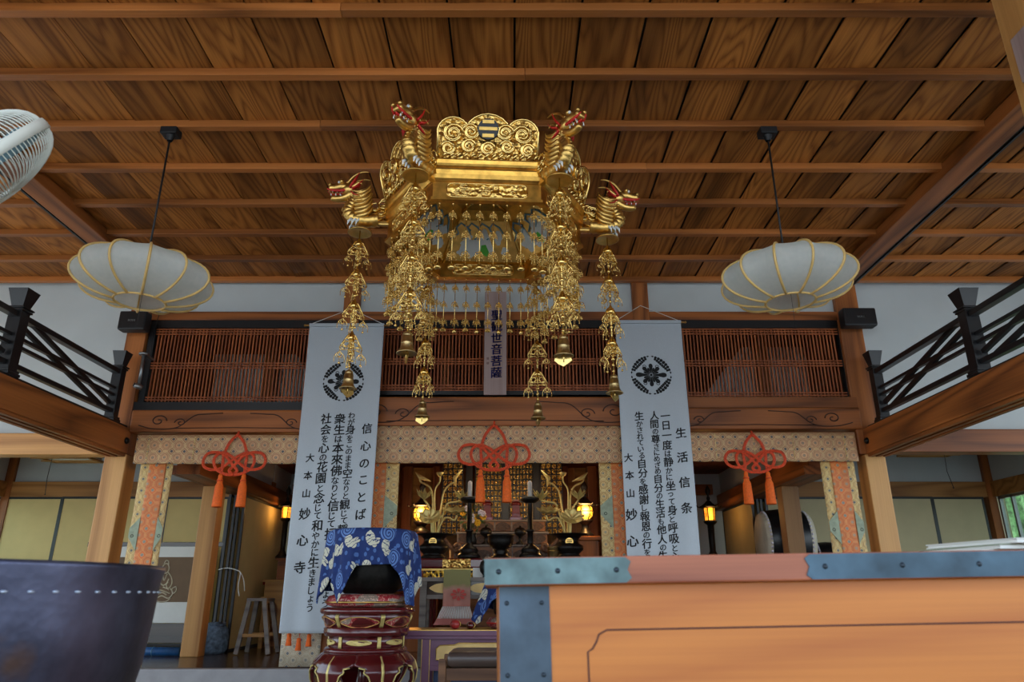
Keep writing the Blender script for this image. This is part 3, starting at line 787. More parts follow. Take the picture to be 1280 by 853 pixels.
m = MB(); ring6(m, [(.728, 2.63), (.725, ZF+.015), (.745, ZF+.012), (.745, ZF-.008), (.69, ZF-.008), (.69, ZF+.012), (.70, ZF+.016), (.70, 2.60), (.67, 2.612), (.66, 2.61)])
m.build('fascia', M['deepgold'], root, raw=True)
m = MB(); ring6(m, [(.665, 2.61), (.40, 2.93), (.0001, 2.93)]); m.build('inner_ceiling', M['gold2'], root, raw=True)
def facefr(k, ap):
    a = A6[k]; n = Vector((cos(a), sin(a), 0)); t = Vector((-sin(a), cos(a), 0))
    return lambda u, v, d: t*u + n*(ap+d) + Vector((0, 0, v))
def stadium(w, h, n=6, notch=True):
    pts = []
    for (cx, cz, a0) in ((w-h*.8, h*.35, 0), (-(w-h*.8), h*.35, PI/2), (-(w-h*.8), -h*.35, PI), (w-h*.8, -h*.35, 3*PI/2)):
        for i in range(n+1):
            a = a0+PI/2*i/n; pts.append((cx+h*.8*cos(a), cz+h*.65*sin(a)))
    return pts
def relief_panel(name, k, ap, zc, w, h):
    m = MB(); fr = facefr(k, ap)
    m.prism(stadium(w, h), -.02, .004, lambda u, v, d: fr(u, zc+v, d))
    p = m.build(name, M['goldrelief'], root, raw=True)
    b = MB(); b.tube([fr(u, zc+v, .004) for u, v in stadium(w, h)], .006, 5, closed=True)
    r2 = random.Random(k*7+int(zc*10))
    for q in range(int(w*70)):
        u = r2.uniform(-w*.85, w*.85); v = r2.uniform(-h*.6, h*.6); s = r2.uniform(.012, .026)
        b.tube([fr(u+x*1.4, zc+v+z*.8, .006) for x, z in arc(0, 0, s, r2.uniform(0, 6), r2.uniform(7, 10), 6)], .005, 4, caps=False)
    b.build('scrollwork', M['gold'], p, raw=True)
for k in range(6): relief_panel('fascia_panel', k, .725*.866, 2.553, .27, .052)
def inner_panel(k):
    fr0 = facefr(k, .70*.866); fr = lambda u, v, d: fr0(u, v, -d)
    m = MB(); m.prism(stadium(.25, .045), -.012, .004, lambda u, v, d: fr(u, 2.548+v, d)); p = m.build('inner_fascia_panel', M['goldrelief'], root, raw=True)
    b = MB(); b.tube([fr(u, 2.548+v, .004) for u, v in stadium(.25, .045)], .006, 5, closed=True)
    r2 = random.Random(k*11)
    for q in range(20):
        u = r2.uniform(-.21, .21); v = r2.uniform(-.027, .027); s_ = r2.uniform(.012, .024)
        b.tube([fr(u+x*1.4, 2.548+v+z*.8, .006) for x, z in arc(0, 0, s_, r2.uniform(0, 6), r2.uniform(7, 10), 6)], .005, 4, caps=False)
    b.build('scrollwork', M['gold'], p, raw=True)
for k in (0, 1, 2): inner_panel(k)
# crown plates: cloud shaped crest along each roof edge
def crown_out():
    pts = [(-.335, 0)]
    for (cx, r, cz, a0, a1) in ((-.235, .105, .195, PI*.95, PI*.2), (-.0, .155, .175, PI*.9, PI*.1), (.235, .105, .195, PI*.8, PI*.05)):
        for i in range(9):
            a = a0+(a1-a0)*i/8; pts.append((cx+r*cos(a)*1.05, cz+r*sin(a)))
    pts.append((.335, 0)); return pts
for k in range(6):
    fr0 = facefr(k, .755*.866)
    fr = lambda u, v, d, f=fr0: f(u, 2.765+v*.96, d-.0+v*.27)
    m = MB(); m.prism(crown_out(), -.012, .006, fr); p = m.build('crest_plate', M['goldrelief'], root, raw=True)
    b = MB(); b.tube([fr(u, v, .006) for u, v in crown_out()], .010, 5)
    for (cx, cz, s, f) in ((-.235, .185, .07, 1), (.235, .185, .07, -1), (-.115, .20, .06, -1), (.115, .20, .06, 1), (-.13, .10, .05, 1), (.13, .10, .05, -1), (-.27, .08, .05, -1), (.27, .08, .05, 1), (0, .085, .05, 1)):
        for tr in range(2):
            sp_ = [(cx+f*s*(1-.7*i/16)*cos(i/16*PI*3+tr*2), cz+s*(1-.7*i/16)*sin(i/16*PI*3+tr*2)) for i in range(17)]
            b.tube([fr(u, v, .012) for u, v in sp_], .010, 5)
    for i in range(14):
        u = -.31+i*.0477; b.tube([fr(u, .012, .01), fr(u+.02, .035, .018), fr(u+.05, .06, .01)], [.006, .012, .005], 5)
    b.build('scrollwork', M['gold'], p, raw=True)
    if k not in (1, 4): continue
    # family crest roundel: black disc, gold ring and bars
    mm = MB(); n = 28
    mm.prism([(.072*cos(2*PI*i/n), .215+.072*sin(2*PI*i/n)) for i in range(n)], .006, .024, fr); q = mm.build('crest_roundel', M['black'], p, raw=True)
    g = MB()
    for zc_, hh in ((-.048, .012), (0, .011), (.048, .012)):
        hw = math.sqrt(.062**2-zc_**2); g.prism([(-hw, .215+zc_-hh), (hw, .215+zc_-hh), (hw, .215+zc_+hh), (-hw, .215+zc_+hh)], .02, .028, fr)
    g.build('crest_bar', M['gold2'], p, raw=True)
# corner ridges (filigree wings on the sloping corners)
for k, a in enumerate(COR):
    m = MB(); d = Vector((cos(a), sin(a), 0))
    m.bar(d*.62+Vector((0,0,2.72)), d*.90+Vector((0,0,2.63)), .07, .045)
    m.bar(d*.60+Vector((0,0,2.78)), d*.86+Vector((0,0,2.70)), .05, .06)
    r2 = random.Random(k)
    for q in range(10):
        rr_ = r2.uniform(.66, .86); t = Vector((-sin(a), cos(a), 0))
        for sg in (-1, 1):
            c0 = d*rr_+t*sg*.035+Vector((0,0,2.80-(rr_-.6)*.3+r2.uniform(-.04,.04)))
            m.tube([c0+d*(.035*cos(x))+Vector((0,0,.035*sin(x)))+t*(sg*.008*x*.2) for x in [i*.9 for i in range(7)]], .008, 5)
    m.build('corner_bracket', M['gold'], root, raw=True)
# dragons on the corners
def dragon():
    """profile in the (r,z) plane, r outward from the corner"""
    def p(r, z, y=0): return (r, y, z)
    b = MB()
    neck = spline([p(.80, 2.655), p(.90, 2.645), p(.985, 2.665), p(1.025, 2.725), p(1.0, 2.79), p(.985, 2.84), p(1.01, 2.885)], 7)
    N = len(neck); rad = [.052-.012*i/N + (.006 if i % 3 == 0 else 0) for i in range(N)]
    b.tube(neck, rad, 10)
    # skull, snout, lower jaw
    b.sphere((1.03, 0, 2.90), .058, 10, 8, (1.15, 1, .9))
    b.tube(spline([p(1.02, 2.915), p(1.09, 2.925), p(1.15, 2.91), p(1.185, 2.915)], 5), [.05,.05,.049,.048,.047,.046,.044,.042,.041,.04,.041,.042,.043,.042,.036,.02][:16], 9, flat=.9)
    b.tube(spline([p(1.02, 2.865), p(1.07, 2.835), p(1.13, 2.825), p(1.165, 2.835)], 5), [.04,.04,.038,.036,.034,.032,.03,.03,.029,.028,.027,.026,.026,.024,.02,.012][:16], 8)
    for y in (-.026, .026):
        b.sphere((1.175, y, 2.93), .016, 7, 5)                    # nostril bulbs
        b.sphere((1.09, y*1.4, 2.955), .02, 8, 6)                 # brows
        b.tube(spline([p(1.05, 2.945, y), p(1.0, 3.0, y*1.6), p(.94, 3.03, y*2.0), p(.89, 3.03, y*2.2)], 5), [.014,.013,.012,.011,.011,.01,.01,.009,.009,.008,.008,.007,.006,.005,.004,.003], 6)   # horns
        b.tube(spline([p(1.0, 2.9, y*1.8), p(.955, 2.93, y*2.6), p(.93, 2.91, y*3)], 4), [.022,.02,.018,.014,.012,.01,.008,.006,.004], 6)  # ears
        for q in range(4):                                        # beard of flame locks
            b.tube(spline([p(1.0-.01*q, 2.875-.035*q, y*1.5), p(.955-.01*q, 2.86-.035*q, y*2.2), p(.915-.01*q, 2.875-.03*q, y*2.6)], 4), [.015,.016,.015,.013,.011,.009,.007,.005,.003], 5)
    for q in range(9):                                            # belly plates
        i = 6+q*4
        if i < N: b.tube([neck[i]+Vector((.035,-.03,.0)), neck[i]+Vector((.052,0,-.008)), neck[i]+Vector((.035,.03,.0))], .008, 5)
    for q in range(5): b.tube([p(1.05+q*.025, 2.86, s) for s in (-.03, .03)], .006, 4)
    for q in range(6): b.sphere((.97-.012*q, 0, 2.90-.03*q), .018, 6, 4, (1.2,.6,1))
    for q in range(7):                                            # flame shaped mane filling the back of the neck
        for y in (-.045, 0, .045):
            z_ = 2.87-.032*q; x_ = .965-.004*q
            b.tube(spline([p(x_+.03, z_-.01, y*.6), p(x_-.03, z_-.012, y), p(x_-.075, z_+.012+.01*(q % 2), y*1.2), p(x_-.10, z_+.05, y*1.3)], 4), [.018,.021,.023,.024,.024,.023,.021,.018,.015,.012,.008,.005,.002], 6)
    red = MB()
    for y in (-.034, .034):
        red.tube(spline([p(1.04, 2.885, y), p(1.10, 2.878, y), p(1.16, 2.882, y*.9), p(1.20, 2.90, y*.6)], 4), [.008,.011,.012,.012,.012,.012,.012,.011,.010,.009,.007,.005,.003], 6)
        red.tube(spline([p(1.02, 2.89, y*1.5), p(.985, 2.95, y*1.9), p(.955, 3.02, y*2.0)], 4), [.02,.021,.022,.02,.017,.013,.009,.006,.003], 6, flat=.4)
        red.tube(spline([p(1.0, 2.88, y*1.7), p(.96, 2.90, y*2.2), p(.92, 2.955, y*2.3)], 4), [.018,.019,.02,.018,.015,.012,.008,.005,.003], 6, flat=.4)
        red.tube(spline([p(1.01, 2.86, y*1.6), p(.98, 2.83, y*2.0), p(.945, 2.82, y*2.1)], 4), [.014,.015,.015,.013,.011,.009,.006,.004,.003], 6, flat=.4)
    red.tube(spline([p(1.05, 2.868), p(1.12, 2.858), p(1.18, 2.866)], 4), [.022,.022,.022,.02,.018,.016,.013,.009,.004], 7, flat=.5)
    wh = MB(); ey, cw = [], []
    for y in (-.03, .03):
        for q, x in enumerate((1.08, 1.115, 1.15)):
            wh.tube([p(x, 2.885, y), p(x+.004, 2.862, y)], [.007, .001], 5); wh.tube([p(x+.012, 2.838, y*.9), p(x+.014, 2.86, y*.9)], [.006, .001], 5)
        ey.append(MB()); ey[-1].sphere((1.108, y*1.35, 2.945), .011, 7, 5)
        cw.append(MB())
        for q in range(3):                                        # claws
            cw[-1].tube([p(.93+.03*q, 2.64, y*1.3), p(.955+.03*q, 2.615, y*1.4), p(.96+.03*q, 2.585, y*1.4)], [.011, .009, .002], 6)
    return b, red, wh, ey, cw
DB, DRD, DWH, DEY, DCW = dragon()
def meshcopy(o, parent, M_):
    c = o.copy(); col.objects.link(c); c.parent = parent; c.matrix_local = M_; return c
d0 = dr0 = dw0 = None
for k, a in enumerate(COR):
    Mz = Matrix.Rotation(a, 4, 'Z')
    if d0 is None:
        d0 = DB.build('dragon_head', M['gold2'], root, raw=True); d0.matrix_local = Mz
        dkids = [DRD.build('red_mane', M['red'], d0, raw=True), DWH.build('teeth', M['white'], d0, raw=True)] + [x.build('eye', M['white'], d0, raw=True) for x in DEY] + [x.build('claw', M['white'], d0, raw=True) for x in DCW]
    else:
        c = meshcopy(d0, root, Mz)
        for x in dkids: meshcopy(x, c, Matrix.Identity(4))
# painted panels inside, sloping up to the inner ceiling
for k, a in enumerate(COR):
    m = MB(); d = Vector((cos(a), sin(a), 0)); m.tube([d*.675+Vector((0,0,2.60)), d*.40+Vector((0,0,2.925))], .020, 8)
    m.tube([d*.40+Vector((0,0,2.925)), d*.10+Vector((0,0,2.925))], .014, 6); m.build('ridge_bar', M['gold'], root, raw=True)
m = MB(); m.lathe([(0, 2.86), (.05, 2.865), (.10, 2.89), (.15, 2.90), (.17, 2.925), (0, 2.925)], 32, lobe=lambda a: 1+.06*abs(sin(6*a))); m.build('ceiling_boss', M['gold'], root, raw=True)
def painting(k):
    a = A6[k]; n = Vector((cos(a), sin(a), 0)); t = Vector((-sin(a), cos(a), 0))
    b0, b1 = n*.5716+Vector((0,0,2.612)), n*.3464+Vector((0,0,2.93)); up = b1-b0; inn = -Vector((n.x*up.z, n.y*up.z, -up.dot(n))).normalized()
    fr = lambda u, v, d: b0+up*v+t*u*(1-.36*v)+inn*d
    p = MB(); p.prism([(-.29, .04), (.29, .04), (.29, .95), (-.29, .95)], .002, .008, fr); o = p.build('picture_panel', M['gold2'], root, raw=True)
    r2 = random.Random(40+k)
    w = MB()
    for q in range(20):
        cx, cz = r2.uniform(-.20, .20), .16+r2.uniform(0, .42); sz = r2.uniform(.025, .06)
        w.prism([(cx+sz*(1+.35*sin(3*q+2*x))*cos(x), cz+sz*2.0*(1+.3*cos(4*x))*sin(x)) for x in [2*PI*i/14 for i in range(14)]], .008, .010+.0004*q, fr)
    w.prism([(-.07, .42), (-.03, .66), (.0, .70), (.03, .62), (.03, .45), (.08, .2), (-.10, .18)], .008, .016, fr)
    w.prism([(.10, .30), (.13, .55), (.17, .60), (.20, .5), (.22, .2)], .008, .0165, fr)
    w.build('white_figure_paint', M['white'], o, raw=True)
    b = MB()
    for q in range(4):
        x0 = -.22+.12*q
        b.tube([fr(u, v, .013) for u, v in [(x0, .52+.04*q), (x0+.05, .72), (x0+.12, .80), (x0+.16, .70), (x0+.12, .58), (x0+.19, .46)]], .008, 5)
    b.build('blue_scarf_paint', M['skyblue'], o, raw=True)
    g = MB(); g.prism([(-.03, .10), (.03, .18), (.02, .34), (-.02, .36), (-.05, .2)], .008, .018, fr); g.build('green_leaf_paint', M['freshgreen'], o, raw=True)
M['freshgreen'] = plain('fresh_green_paint', S(90,190,60), .6)
for k in range(6): painting(k)
# strands of ornaments
def strand(L, tiers, s, end):
    m = MB(); m.tube([(0,0,0), (0,0,-L)], .0028, 4)
    for i in range(tiers):
        z = -L*(.2+.70*i/max(1, tiers-1)*.9); filigree(m, (0,0,z), s*(1+.1*i), 2, .0032, True)
        m.sphere((0,0,z+s*.9), .007, 6, 4); m.sphere((0,0,z-s*.9), .006, 6, 4)
    m.sphere((0,0,-.01), .008, 6, 4)
    if end == 'ball': m.sphere((0,0,-L), .019, 10, 7)
    elif end == 'drop': m.lathe([(0,.03),(.012,.02),(.022,0),(.026,-.012),(.012,-.02),(0,-.022)], 9, cz=-L)
    else:
        for q in range(3): filigree(m, (0,0,-L+.012), .026, 2, .0034, False, a0=q*.5)
    return m
S_up = strand(.47, 3, .034, 'drop'); S_l1 = strand(.47, 3, .034, 'ball'); S_l2 = strand(.47, 3, .034, 'leaf')
proto = {}
def place_strand(key, mb, name, loc, rz):
    if key not in proto:
        o = mb.build(name, M['gold'], root, raw=True); proto[key] = o
        o.matrix_local = Matrix.Translation(loc) @ Matrix.Rotation(rz, 4, 'Z')
    else: meshcopy(proto[key], root, Matrix.Translation(loc) @ Matrix.Rotation(rz, 4, 'Z'))
for k in range(6):
    fr = facefr(k, .71*.866)
    for q in range(8):
        if k in (3, 4, 5): place_strand('u', S_up, 'ornament_strand', fr(-.315+.09*q, ZF-.01, -.005), A6[k]+.5)
        else: place_strand('l%d' % (q % 2), (S_l1, S_l2)[q % 2], 'ornament_strand', fr(-.315+.09*q, ZF-.01, -.005), A6[k]+.5)
S_x = strand(.62, 4, .040, 'leaf')
for k in (2, 3, 5, 0):
    fr = facefr(k, .735*.866)
    for q in range(5): place_strand('x', S_x, 'long_ornament_strand', fr(-.26+.13*q, ZF-.01, .0), A6[k]+.2)
# big corner pendants: parasol disc, tiers of filigree, bell with wind plate
def corner_pendant():
    a = MB(); z0 = 2.535
    a.tube([(0,0,z0+.05), (0,0,1.46)], .005, 5)
    for i in range(4):
        z = z0-.13-.245*i; s = .070+.002*i
        a.lathe([(0,.10),(.012,.08),(.02,.05),(.035,.035),(.012,.02),(0,.02)], 8, cz=z)
        for q in range(4):
            an = PI/2*q+.4; ux, uy = cos(an), sin(an)
            f = lambda u, v: (u*ux, u*uy, z+v)
            a.tube([f(0,.08), f(.03,.055), f(.06,.0), f(.075,-.03)], .0045, 5)
            a.tube([f(u, v) for u, v in arc(.035, -.005, .022, 0, 2*PI, 8)], .0035, 5)
            a.tube([f(u, v) for u, v in arc(.062, -.04, .018, 0, 2*PI, 7)], .0035, 5)
            a.prism([(.012,.07), (.04,.04), (.036,.028), (.015,.045)], -.002, .002, lambda u, v, d: (u*ux-d*uy, u*uy+d*ux, z+v))
        filigree(a, (0,0,z-.03), s, 2, .0034, False, True, a0=.4)
        for q in range(3): a.sphere((0,0,z-.08-.045*q), .014-.002*q, 8, 5)
    d = MB(); d.lathe([(0,.03),(.03,.025),(.088,.004),(.09,-.004),(.083,-.004),(.05,.008),(.0,.016)], 28, cz=z0+.01)
    b = MB(); b.lathe([(r*.075, z*.135) for r, z in BELL], 22, cz=1.475)
    c = MB(); c.tube([(0,0,1.37), (0,0,1.30)], .005, 5)
    c.prism([(-.045,1.345),(-.02,1.33),(0,1.35),(.022,1.33),(.045,1.335),(.052,1.31),(.025,1.29),(.0,1.275),(-.03,1.29),(-.055,1.315)], -.004, .004, lambda u, v, dd: (u*.7, u*.7+dd, v))
    return a, d, b, c
pa, pd, pb, pc = corner_pendant(); pp = None
for k, a in enumerate(COR):
    Mt = Matrix.Translation((.93*cos(a), .93*sin(a), 0)) @ Matrix.Rotation(a, 4, 'Z')
    if pp is None:
        pp = pa.build('bell_pendant', M['gold'], root, raw=True); pp.matrix_local = Mt
        kids = [pd.build('parasol_disc', M['gold2'], pp, raw=True), pb.build('bell', M['bell'], pp, raw=True), pc.build('wind_plate', M['gold'], pp, raw=True)]
    else:
        c = meshcopy(pp, root, Mt)
        for x in kids: meshcopy(x, c, Matrix.Identity(4))
# arm carrying each pendant and the hanging chain
for k, a in enumerate(COR):
    m = MB(); d = Vector((cos(a), sin(a), 0)); m.bar(d*.70+Vector((0,0,2.625)), d*.97+Vector((0,0,2.625)), .035, .03, c=.006); m.build('pendant_arm', M['gold2'], root, raw=True)
m = MB(); m.tube([(0,0,3.0), (0,0,ZC-CZ+.05)], .014, 8); m.lathe([(0,.05),(.07,.05),(.08,.0),(.03,-.03),(0,-.03)], 16, cz=ZC-CZ-.0); m.build('hanging_rod', M['iron'], root, raw=True)
root.rotation_euler = (0, 0, R(3.5))

# ================================================================ paper pendant lamps
def pendant(cx, cy, label):
    zc_ = CZ+2.185
    t = thing('pendant_lamp', (cx, cy, zc_), label, 'lamp', raw=True)
    a, b, N = .475, .192, 12
    th0 = 1.24
    prof = [(a*(cos(th)**.9 if cos(th) > 0 else 0)*1.0+0, b*sin(th)) for th in [(-th0+2*th0*i/16) for i in range(17)]]
    lob = lambda an: 1-.075*abs(sin(N/2*an))**.8
    s = MB(); s.lathe(prof, 144, lobe=lob); s.build('paper_shade', M['washi'], t, raw=True)
    rb = MB()
    for k in range(N):
        an = 2*PI*k/N+PI/2*0
        an = (k+0.0)*2*PI/N
        rb.tube([((r+.003)*cos(an), (r+.003)*sin(an), z*1.02) for r, z in prof], .0095, 6)
    r0, z0 = prof[0]
    rb.build('rib', M['rib'], t, raw=True)
    for zz in (z0, prof[-1][1]):
        q = MB(); q.tube([((r0)*1.0*cos(x), r0*1.0*sin(x), zz) for x in [2*PI*i/40 for i in range(40)]], .009, 6, closed=True); q.build('hoop', M['rib'], t, raw=True)
    i = MB(); i.lathe([(0, .10), (.03, .09), (.06, .02), (.03, -.03), (0, -.035)], 16, cz=.02); i.build('bulb', M['white'], t, raw=True)
    p = MB(); p.tube([(.01, 0, -.02), (.01, 0, -.36)], .0016, 5); p.sphere((.01,0,-.37), .006, 6, 4); p.build('pull_string', M['blackmat'], t, raw=True)
    c = MB(); c.tube([(0,0,.12), (0,0,ZC-zc_-.02)], .0075, 6); c.build('cord', M['blackmat'], t, raw=True)
    k_ = MB(); k_.box(-.065,.065,-.05,.05, ZC-zc_-.055, ZC-zc_+.01, c=.008); k_.lathe([(.02,-.1),(.035,-.055)], 10, cz=ZC-zc_); k_.build('ceiling_canopy', M['blackmat'], t, raw=True)
    return t
pendant(-2.70, 4.83, 'ribbed white paper pendant lamp hanging west of the gold lantern above the black speaker')
pendant(2.02, 4.83, 'ribbed white paper pendant lamp hanging east of the gold lantern above the unobscured banner crest')

# ================================================================ wall fan
def fan():
    c = Vector((-1.98, 2.3, CZ+1.49))
    t = thing('wall_fan', c, 'white caged wall fan tilted down on the near west post', 'fan', raw=True)
    ax = Vector((.56, .795, -.60)).normalized()
    zq = ax; xq = zq.orthogonal().normalized(); yq = zq.cross(xq)
    Mt = Matrix(((xq.x, yq.x, zq.x, 0), (xq.y, yq.y, zq.y, 0), (xq.z, yq.z, zq.z, 0), (0,0,0,1)))
    Rr_ = .285
    ring = MB(); ring.lathe([(Rr_-.006, -.02), (Rr_+.008, -.02), (Rr_+.011, 0), (Rr_+.008, .02), (Rr_-.006, .02), (Rr_-.006, -.02)], 64, Mt); ring.build('guard_band', M['offwhite'], t, raw=True)
    for sgn, nm, dep in ((1, 'front_grille', .12), (-1, 'rear_grille', .13)):
        g = MB()
        for k in range(96):
            an = 2*PI*k/96
            pts = []
            for i in range(9):
                th = i/8*1.33; r = Rr_*cos(th); z = sgn*(.012+dep*sin(th)**.9*1.03)
                tw = an+.12*i/8*(1 if sgn > 0 else -1)*0
                pts.append(Mt @ Vector((r*cos(tw), r*sin(tw), z)))
            g.tube(pts, .0026, 4, caps=False)
        for rr_, u in ((.21, .33),):
            pass
        g.lathe([(0, sgn*(dep+.02)), (.055, sgn*(dep+.018)), (.068, sgn*(dep+.004)), (.06, sgn*(dep-.006)), (0, sgn*(dep-.006))], 24, Mt)
        g.build(nm, M['offwhite'], t, raw=True)
    bl = MB()
    for k in range(3):
        a0 = 2*PI*k/3
        bl.grid(8, 6, lambda u, v, a0=a0: Mt @ Vector(((.05+.2*v)*cos(a0+(u-.5)*1.3*(.5+.5*v)), (.05+.2*v)*sin(a0+(u-.5)*1.3*(.5+.5*v)), .03-.06*u)))
    bl.lathe([(0,.045),(.04,.04),(.05,.0),(.05,-.04),(0,-.04)], 20, Mt)
    bl.build('fan_blade', M['skyblue'], t, raw=True, solid=.003)
    mo = MB(); mo.lathe([(0,-.10),(.07,-.10),(.085,-.13),(.085,-.24),(.06,-.28),(0,-.285)], 24, Mt); mo.build('motor_housing', M['offwhite'], t, raw=True)
    br = MB(); a_ = Mt @ Vector((0,0,-.26)); e = Vector((-3.06, 3.17, c.z+.12))-c
    br.tube(spline([a_, a_+Vector((-.12,.1,.03)), e+Vector((.2,0,0)), e], 6), .02, 8); br.box(e.x-.01, e.x+.03, e.y-.06, e.y+.06, e.z-.1, e.z+.1, c=.008)
    br.build('mounting_bracket', M['offwhite'], t, raw=True)
fan()
# ================================================================ banners
MON_R = 1.0
def mon_shapes():
    """roundel crest: four leafy segments round a white lozenge with an eight petalled flower"""
    out = []
    for q in range(4):
        base = PI/4+q*PI/2
        for k in range(9):                        # outer leaf lobes fanning along each segment
            t = -1+2*k/8; an = base+t*.66
            r0, w = (.82 + .10*abs(t)**1.5), .076
            out.append([(r*cos(an+da), r*sin(an+da)) for r, da in ((r0, 0), (r0+.04, w), (.965, w*1.0), (1.0, .02), (1.0, -.02), (.965, -w*1.0), (r0+.04, -w))])
        for k in range(8):                        # inner lobes along the lozenge edge
            t = -1+2*k/7; an = base+t*.5
            rl = .96/(abs(cos(an))+abs(sin(an)))+.012
            r1 = .815+.09*abs(t)**1.4
            if r1-rl < .03: continue
            out.append([(r*cos(an+da), r*sin(an+da)) for r, da in ((rl, -.069), (rl, .069), (r1-.02, .069), (r1, .04), (r1, -.04), (r1-.02, -.069))])
    # flower
    for k in range(16):
        an = 2*PI*k/16; big = (k % 2 == 0)
        L = (.76 if k % 8 == 0 else .58 if k % 4 == 0 else .56) if big else .40
        w = (.125 if k % 8 == 0 else .105) if big else .052
        pr = [(.085, .012), (L*.78, w), (L*.93, w*.8), (L, w*.3)]
        pts = [(r, y) for r, y in pr]+[(r, -y) for r, y in pr[::-1]]
        out.append([(x*cos(an)-y*sin(an), x*sin(an)+y*cos(an)) for x, y in pts])
    for sx in (-1, 1):                            # curled tendrils
        for sy in (-1, 1):
            c = [(sx*(.30+.10*cos(a_)*(1-a_/9)), sy*(.42+.10*sin(a_)*(1-a_/9))) for a_ in [i*.5 for i in range(11)]]
            for (p, q_) in zip(c, c[1:]):
                d = Vector((q_[0]-p[0], q_[1]-p[1])); n = Vector((-d.y, d.x)).normalized()*.016
                out.append([(p[0]+n.x, p[1]+n.y), (q_[0]+n.x, q_[1]+n.y), (q_[0]-n.x, q_[1]-n.y), (p[0]-n.x, p[1]-n.y)])
    out.append([(.065*cos(2*PI*i/12), .065*sin(2*PI*i/12)) for i in range(12)])
    return out
def banner(pxl, pxr, ytop, ybot, Yb, label, cols, seed, mon_px, post_px):
    xl, xr = XY(pxl, ytop, Yb), XY(pxr, ytop, Yb); z1, z0 = ZY(ytop, Yb), ZY(ybot, Yb)
    xc, W, H = (xl+xr)/2, xr-xl, z1-z0
    t = thing('hanging_banner', (xc, Yb, z0), label, 'banner')
    def fy(x, z):
        u = (x-xl)/W; v = (z1-z)/H
        return Yb + .012*sin(u*9+seed)*min(1, v*3) + .008*sin(u*21+seed*2+v*2)*v + .01*sin(v*5+seed)
    g = MB(); g.grid(48, 80, lambda u, v: (xl+W*u, fy(xl+W*u, z1-H*v), z1-H*v))
    g.build('cloth', M['cotton'], t, solid=.003)
    h = MB(); h.box(xl, xr, Yb-.012, Yb+.012, z1-.015, z1+.02); h.build('top_hem', M['cotton'], t)
    r = MB(); r.tube([(xl-.05, Yb, z1), (xr+.05, Yb, z1)], .011, 8); r.sphere((xl-.05, Yb, z1), .014, 8, 6); r.sphere((xr+.05, Yb, z1), .014, 8, 6); r.build('rod', M['yellowwood'], t)
    ng = P(post_px, ytop-22, YW-.06)
    s = MB(); s.tube([(xl-.02, Yb, z1), (ng.x, YW-.03, ng.z), (xr+.02, Yb, z1)], .004, 5); s.build('hanging_string', M['paper'], t)
    fn = lambda x, z: (x, fy(x, z)-.0045, z)
    mc = P(mon_px[0], mon_px[1], Yb); mr = .222
    c = MB()
    for poly in mon_shapes():
        c.add([fn(mc.x+x*mr, mc.z+y*mr) for x, y in poly], [tuple(range(len(poly)))])
    c.build('round_crest', M['ink'], t)
    for (px, py0, text, size, gap) in cols:
        L = MB()
        # one vertical line of brush writing; kana smaller than kanji
        top = P(px, py0, Yb); z = top.z; x = top.x
        for ch in text:
            if ch == ' ': z -= size*gap; continue
            kana = 0x3040 <= ord(ch) <= 0x30ff
            sz = size*(.72 if kana and gap < 1.3 else 1.0)
            put_text(L, ch, x+rnd.uniform(-.004,.004), z-sz*.5, sz*1.02, fn, 1.0, .10)
            z -= sz*(gap if not kana else min(gap, 1.5) if gap >= 1.3 else gap*.94)
            if gap > 1.3: L.build('brush_character', M['ink'], t); L = MB()
        if L.v: L.build('brush_lettering', M['ink'], t)
kz = .105
banner(387, 480, 407, 792, 7.5, 'white banner with black round crest and brush writing hanging above the blue draped gong', [
    (459, 529, '信心のことば', .115, 1.62),
    (440, 515, 'わが身をこのまま空なりと観じて靜かに坐りましょう', kz, 1.0),
    (426, 517, '衆生は本來佛なりと信じて拝んでゆきましょう', .118, 1.0),
    (409, 517, '社会を心の花園と念じて和やかに生きましょう', .118, 1.0),
    (388, 567, '大本山', .092, 2.0), (382, 635, '妙心寺', .12, 2.18)], 1.0, (429, 477), 438)
banner(769, 851, 403, 792, 7.5, 'white banner with black round crest and brush writing rising behind the wooden offertory box', [
    (850, 535, '生活信条', .115, 2.25),
    (831, 514, '一日一度は静かに坐って身と呼吸と心を調えましょう', kz, 1.0),
    (817, 514, '人間の尊さにめざめ自分の生活も他人の生活も大切にしましょう', .098, .97),
    (798, 515, '生かされている自分を感謝し報恩の行を積みましょう', .102, .98),
    (785, 567, '大本山', .092, 2.0), (789, 636, '妙心寺', .12, 2.18)], 2.2, (814, 469), 801)
